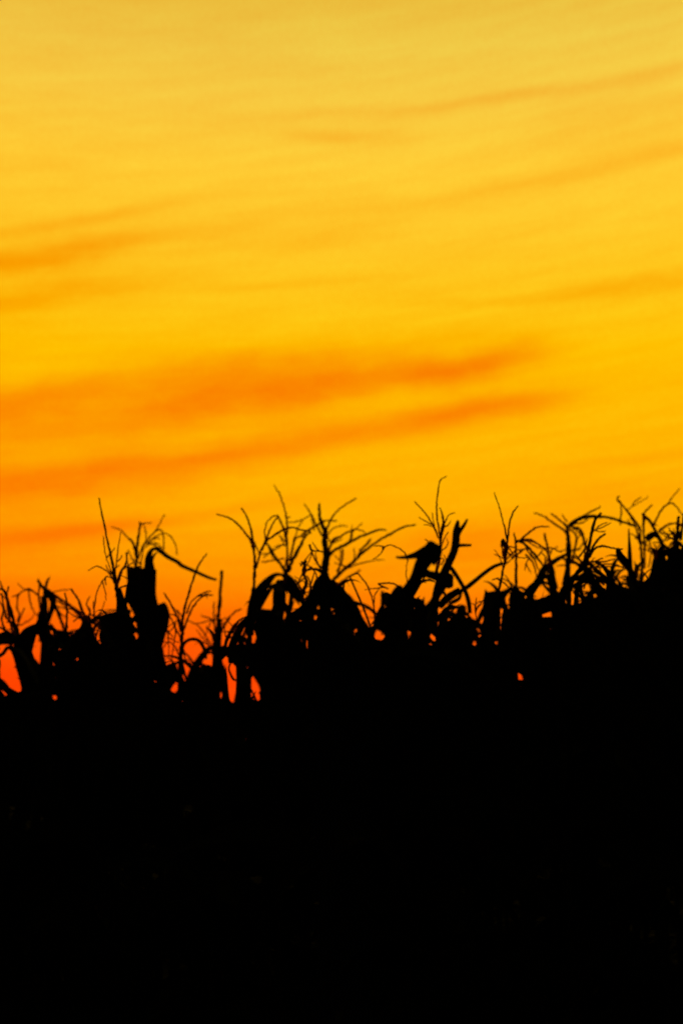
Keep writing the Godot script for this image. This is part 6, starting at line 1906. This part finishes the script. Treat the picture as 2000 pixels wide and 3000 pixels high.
	blade([0, 2223, 0, 9, 2334, 51, 103, 2313, 114], 39, 26)
	blade([0, 2101, 0, 45, 2298, 40, 96, 2332, 89], 26, 21)
	blade([0, 1901, 0, 68, 2356, -60, 316, 2268, -133], 38, -16)
	blade([0, 2037, 0, 8, 2308, -4, 172, 2185, -9], 17, -17)
	blade([0, 1957, 0, -31, 2232, 80, -64, 2165, 178], 30, 37)
	blade([0, 603, 0, -223, 969, -27, -612, 547, -59], 108, 36)
	blade([0, 1308, 0, 133, 1664, 111, 456, 1052, 247], 130, 35)
	blade([0, 839, 0, 172, 1083, 40, 596, 1014, 90], 141, 36)
	plant(LOST, 395, -4987, 6, [0, 2192, 0])
	blade([0, 1578, 0, -161, 1681, 97, -389, 1523, 215], 135, -31)
	blade([0, 1849, 0, -16, 2051, -26, -604, 2240, -58], 152, -34)
	blade([0, 1330, 0, 35, 1716, -78, 538, 1980, -173], 146, -29)
	blade([0, 2183, 0, -146, 2373, -41, -279, 2241, -91], 65, -38)
	blade([0, 2075, 0, 35, 2312, -34, 141, 2240, -75], 28, 23)
	blade([0, 2183, 0, 35, 2228, 102, 103, 2196, 228], 66, -15)
	blade([0, 2175, 0, 11, 2379, -55, 137, 2291, -122], 29, -26)
	blade([0, 1915, 0, -119, 2175, -101, -277, 2204, -224], 19, -24)
	blade([0, 1433, 0, 226, 1657, 60, 429, 1317, 133], 120, 29)
	blade([0, 802, 0, 159, 1044, -101, 542, 716, -223], 144, 34)
	blade([0, 1148, 0, -187, 1459, -11, -564, 1333, -25], 123, 34)
	plant(LOST, 542, -4873, 6, [0, 2089, 0])
	blade([0, 1280, 0, -43, 1765, 46, -762, 2061, 103], 137, -30)
	blade([0, 1856, 0, 96, 2205, -38, 312, 2463, -85], 25, 0)
	blade([0, 1725, 0, 20, 2393, -14, 35, 2200, -30], 18, -28)
	blade([0, 2081, 0, 15, 2264, -55, 87, 2106, -123], 28, 26)
	blade([0, 1332, 0, -237, 1616, 98, -468, 1154, 217], 93, -13)
	blade([0, 1151, 0, -185, 1527, -39, -615, 987, -86], 111, -6)
	blade([0, 727, 0, -154, 1039, -34, -464, 894, -76], 133, 31)
	plant(LOST, 692, -4839, 6, [0, 1951, 0])
	blade([0, 1513, 0, 15, 2003, 80, 60, 2205, 177], 100, 38)
	blade([0, 1509, 0, 75, 1684, -45, 356, 2119, -100], 127, 14)
	blade([0, 1778, 0, -194, 2014, 29, -409, 2150, 65], 64, 8)
	blade([0, 1553, 0, 105, 1897, -16, 343, 2190, -36], 68, 17)
	blade([0, 1943, 0, -152, 2136, 10, -432, 2305, 22], 19, 30)
	blade([0, 1716, 0, -173, 1973, -37, -437, 2279, -82], 28, -27)
	blade([0, 853, 0, 146, 1042, -59, 431, 846, -131], 133, -36)
	blade([0, 1348, 0, 223, 1738, 17, 516, 1125, 38], 97, 5)
	blade([0, 1434, 0, 200, 1630, 29, 393, 1554, 65], 99, -9)
	plant(LOST, 944, -4980, 6, [0, 2266, 0])
	blade([0, 1526, 0, -24, 1826, -20, -564, 2093, -44], 110, -19)
	blade([0, 1450, 0, -67, 1561, -72, -648, 2030, -159], 108, -11)
	blade([0, 2096, 0, 182, 2312, 64, 372, 2482, 143], 37, -15)
	blade([0, 2048, 0, 44, 2491, -4, 147, 2349, -9], 25, -9)
	blade([0, 1879, 0, 14, 2439, -61, -131, 2434, -136], 18, -18)
	blade([0, 1283, 0, 59, 1679, -12, 708, 2124, -27], 142, -28)
	blade([0, 2225, 0, -48, 2442, 54, -298, 2227, 121], 16, 9)
	blade([0, 1793, 0, 74, 2085, 22, 548, 1804, 49], 65, 6)
	blade([0, 2210, 0, -91, 2231, 15, -314, 1976, 34], 49, -4)
	blade([0, 2236, 0, 25, 2566, -9, 42, 2252, -19], 25, 0)
	blade([0, 2001, 0, 8, 2301, 71, 9, 2352, 157], 19, 33)
	blade([0, 1834, 0, -79, 2033, -81, -414, 2029, -180], 43, 30)
	blade([0, 2001, 0, 49, 2352, -42, 107, 2341, -94], 145, 28)
	blade([0, 833, 0, -77, 1099, -112, -518, 612, -248], 122, 35)
	blade([0, 1367, 0, 232, 1632, -40, 493, 1293, -88], 113, -38)
	blade([0, 426, 0, 189, 815, 47, 378, 302, 104], 80, 19)
	plant(LOST, 1113, -4931, 6, [0, 2333, 0])
	blade([0, 1320, 0, -45, 1650, -31, -316, 2270, -69], 125, 3)
	blade([0, 1711, 0, 91, 2102, 106, 395, 1243, 236], 111, 32)
	blade([0, 1892, 0, 9, 2452, 46, -39, 2350, 101], 77, -32)
	blade([0, 2176, 0, -24, 2383, -106, -107, 2504, -235], 29, -26)
	blade([0, 2140, 0, -17, 2499, 81, -144, 2350, 181], 29, 35)
	blade([0, 2014, 0, -56, 2440, 41, -175, 2443, 92], 25, -10)
	blade([0, 1915, 0, -22, 2555, 41, -249, 2360, 91], 42, -34)
	blade([0, 2325, 0, -77, 2527, 83, -466, 2165, 185], 20, 36)
	blade([0, 1996, 0, -137, 2271, 74, -343, 2313, 165], 29, -33)
	blade([0, 2270, 0, -36, 2394, 55, -199, 2318, 122], 16, -12)
	blade([0, 1742, 0, -34, 2083, -4, -108, 2293, -8], 103, 4)
	blade([0, 1947, 0, 187, 2192, 108, 493, 2150, 241], 118, 34)
	blade([0, 2133, 0, 58, 2457, 88, 115, 2425, 195], 11, -31)
	blade([0, 2328, 0, -37, 2491, 7, -115, 2482, 16], 22, 16)
	blade([0, 385, 0, -74, 766, 69, -407, 137, 153], 112, -17)
	blade([0, 1236, 0, -57, 1481, -56, -421, 1415, -125], 98, 33)
	blade([0, 1140, 0, -179, 1476, -97, -532, 867, -216], 96, -3)
	plant(LOST, 1278, -4932, 6, [0, 2400, 0])
	blade([0, 2049, 0, 26, 2487, 2, 30, 2537, 4], 26, 12)
	blade([0, 2392, 0, 100, 2566, -81, 282, 2559, -179], 43, -30)
	blade([0, 2248, 0, -4, 2639, 112, -36, 2445, 248], 19, 32)
	blade([0, 2058, 0, 123, 2524, -88, 216, 2588, -195], 21, -33)
	blade([0, 1791, 0, -109, 2202, -96, -300, 2391, -212], 59, -28)
	blade([0, 1875, 0, -36, 2241, 11, -541, 2244, 24], 125, 12)
	blade([0, 1626, 0, -85, 1779, -103, -574, 1252, -228], 136, -24)
	blade([0, 1824, 0, 65, 2042, -97, 163, 896, -215], 81, 37)
	blade([0, 1917, 0, -39, 2215, 20, -392, 2378, 43], 29, -33)
	blade([0, 2154, 0, -51, 2390, -48, -389, 2305, -106], 43, 31)
	blade([0, 2395, 0, 7, 2550, 20, -45, 2528, 45], 21, -3)
	blade([0, 2155, 0, -10, 2499, -48, -73, 2463, -108], 10, 14)
	blade([0, 403, 0, 199, 698, -109, 447, 451, -241], 124, 20)
	blade([0, 1224, 0, -97, 1582, 40, -445, 1333, 89], 137, -39)
	blade([0, 834, 0, -61, 1116, -61, -558, 691, -135], 102, 27)
	plant(LOST, 1460, -4950, 6, [0, 2495, 0])
	blade([0, 2329, 0, -11, 2576, 98, -37, 2483, 219], 29, -33)
	blade([0, 2017, 0, -39, 2446, 14, -174, 2533, 32], 28, 27)
	blade([0, 2058, 0, 3, 2670, 97, -60, 2476, 217], 35, -9)
	blade([0, 2242, 0, -67, 2579, 81, -185, 2491, 180], 37, 21)
	blade([0, 1867, 0, -6, 2276, -64, -326, 2416, -142], 68, -4)
	blade([0, 1537, 0, -50, 1542, -104, -137, 1549, -232], 67, 5)
	blade([0, 2316, 0, -38, 2612, -43, -119, 2608, -95], 14, -27)
	blade([0, 1228, 0, 160, 1599, 46, 426, 1404, 103], 96, -25)
	blade([0, 1219, 0, -189, 1432, 95, -553, 1090, 212], 109, 34)
	blade([0, 646, 0, 107, 1055, 93, 301, 731, 207], 100, 27)
	plant(LOST, 1617, -4958, 6, [0, 2496, 0])
	blade([0, 1983, 0, -131, 2337, -80, -718, 1489, -179], 106, -13)
	blade([0, 726, 0, 104, 939, 45, 325, 457, 100], 113, 16)
	blade([0, 471, 0, 161, 639, -55, 455, 236, -122], 99, -38)
	blade([0, 556, 0, 237, 863, 80, 367, 441, 178], 102, -3)
	plant(LOST, 1832, -4994, 6, [0, 2503, 0])
	blade([0, 460, 0, 86, 796, 87, 386, 627, 194], 98, 36)
	blade([0, 889, 0, 137, 1263, -46, 649, 750, -102], 121, 23)
	blade([0, 743, 0, 280, 1031, -84, 690, 882, -187], 109, -6)
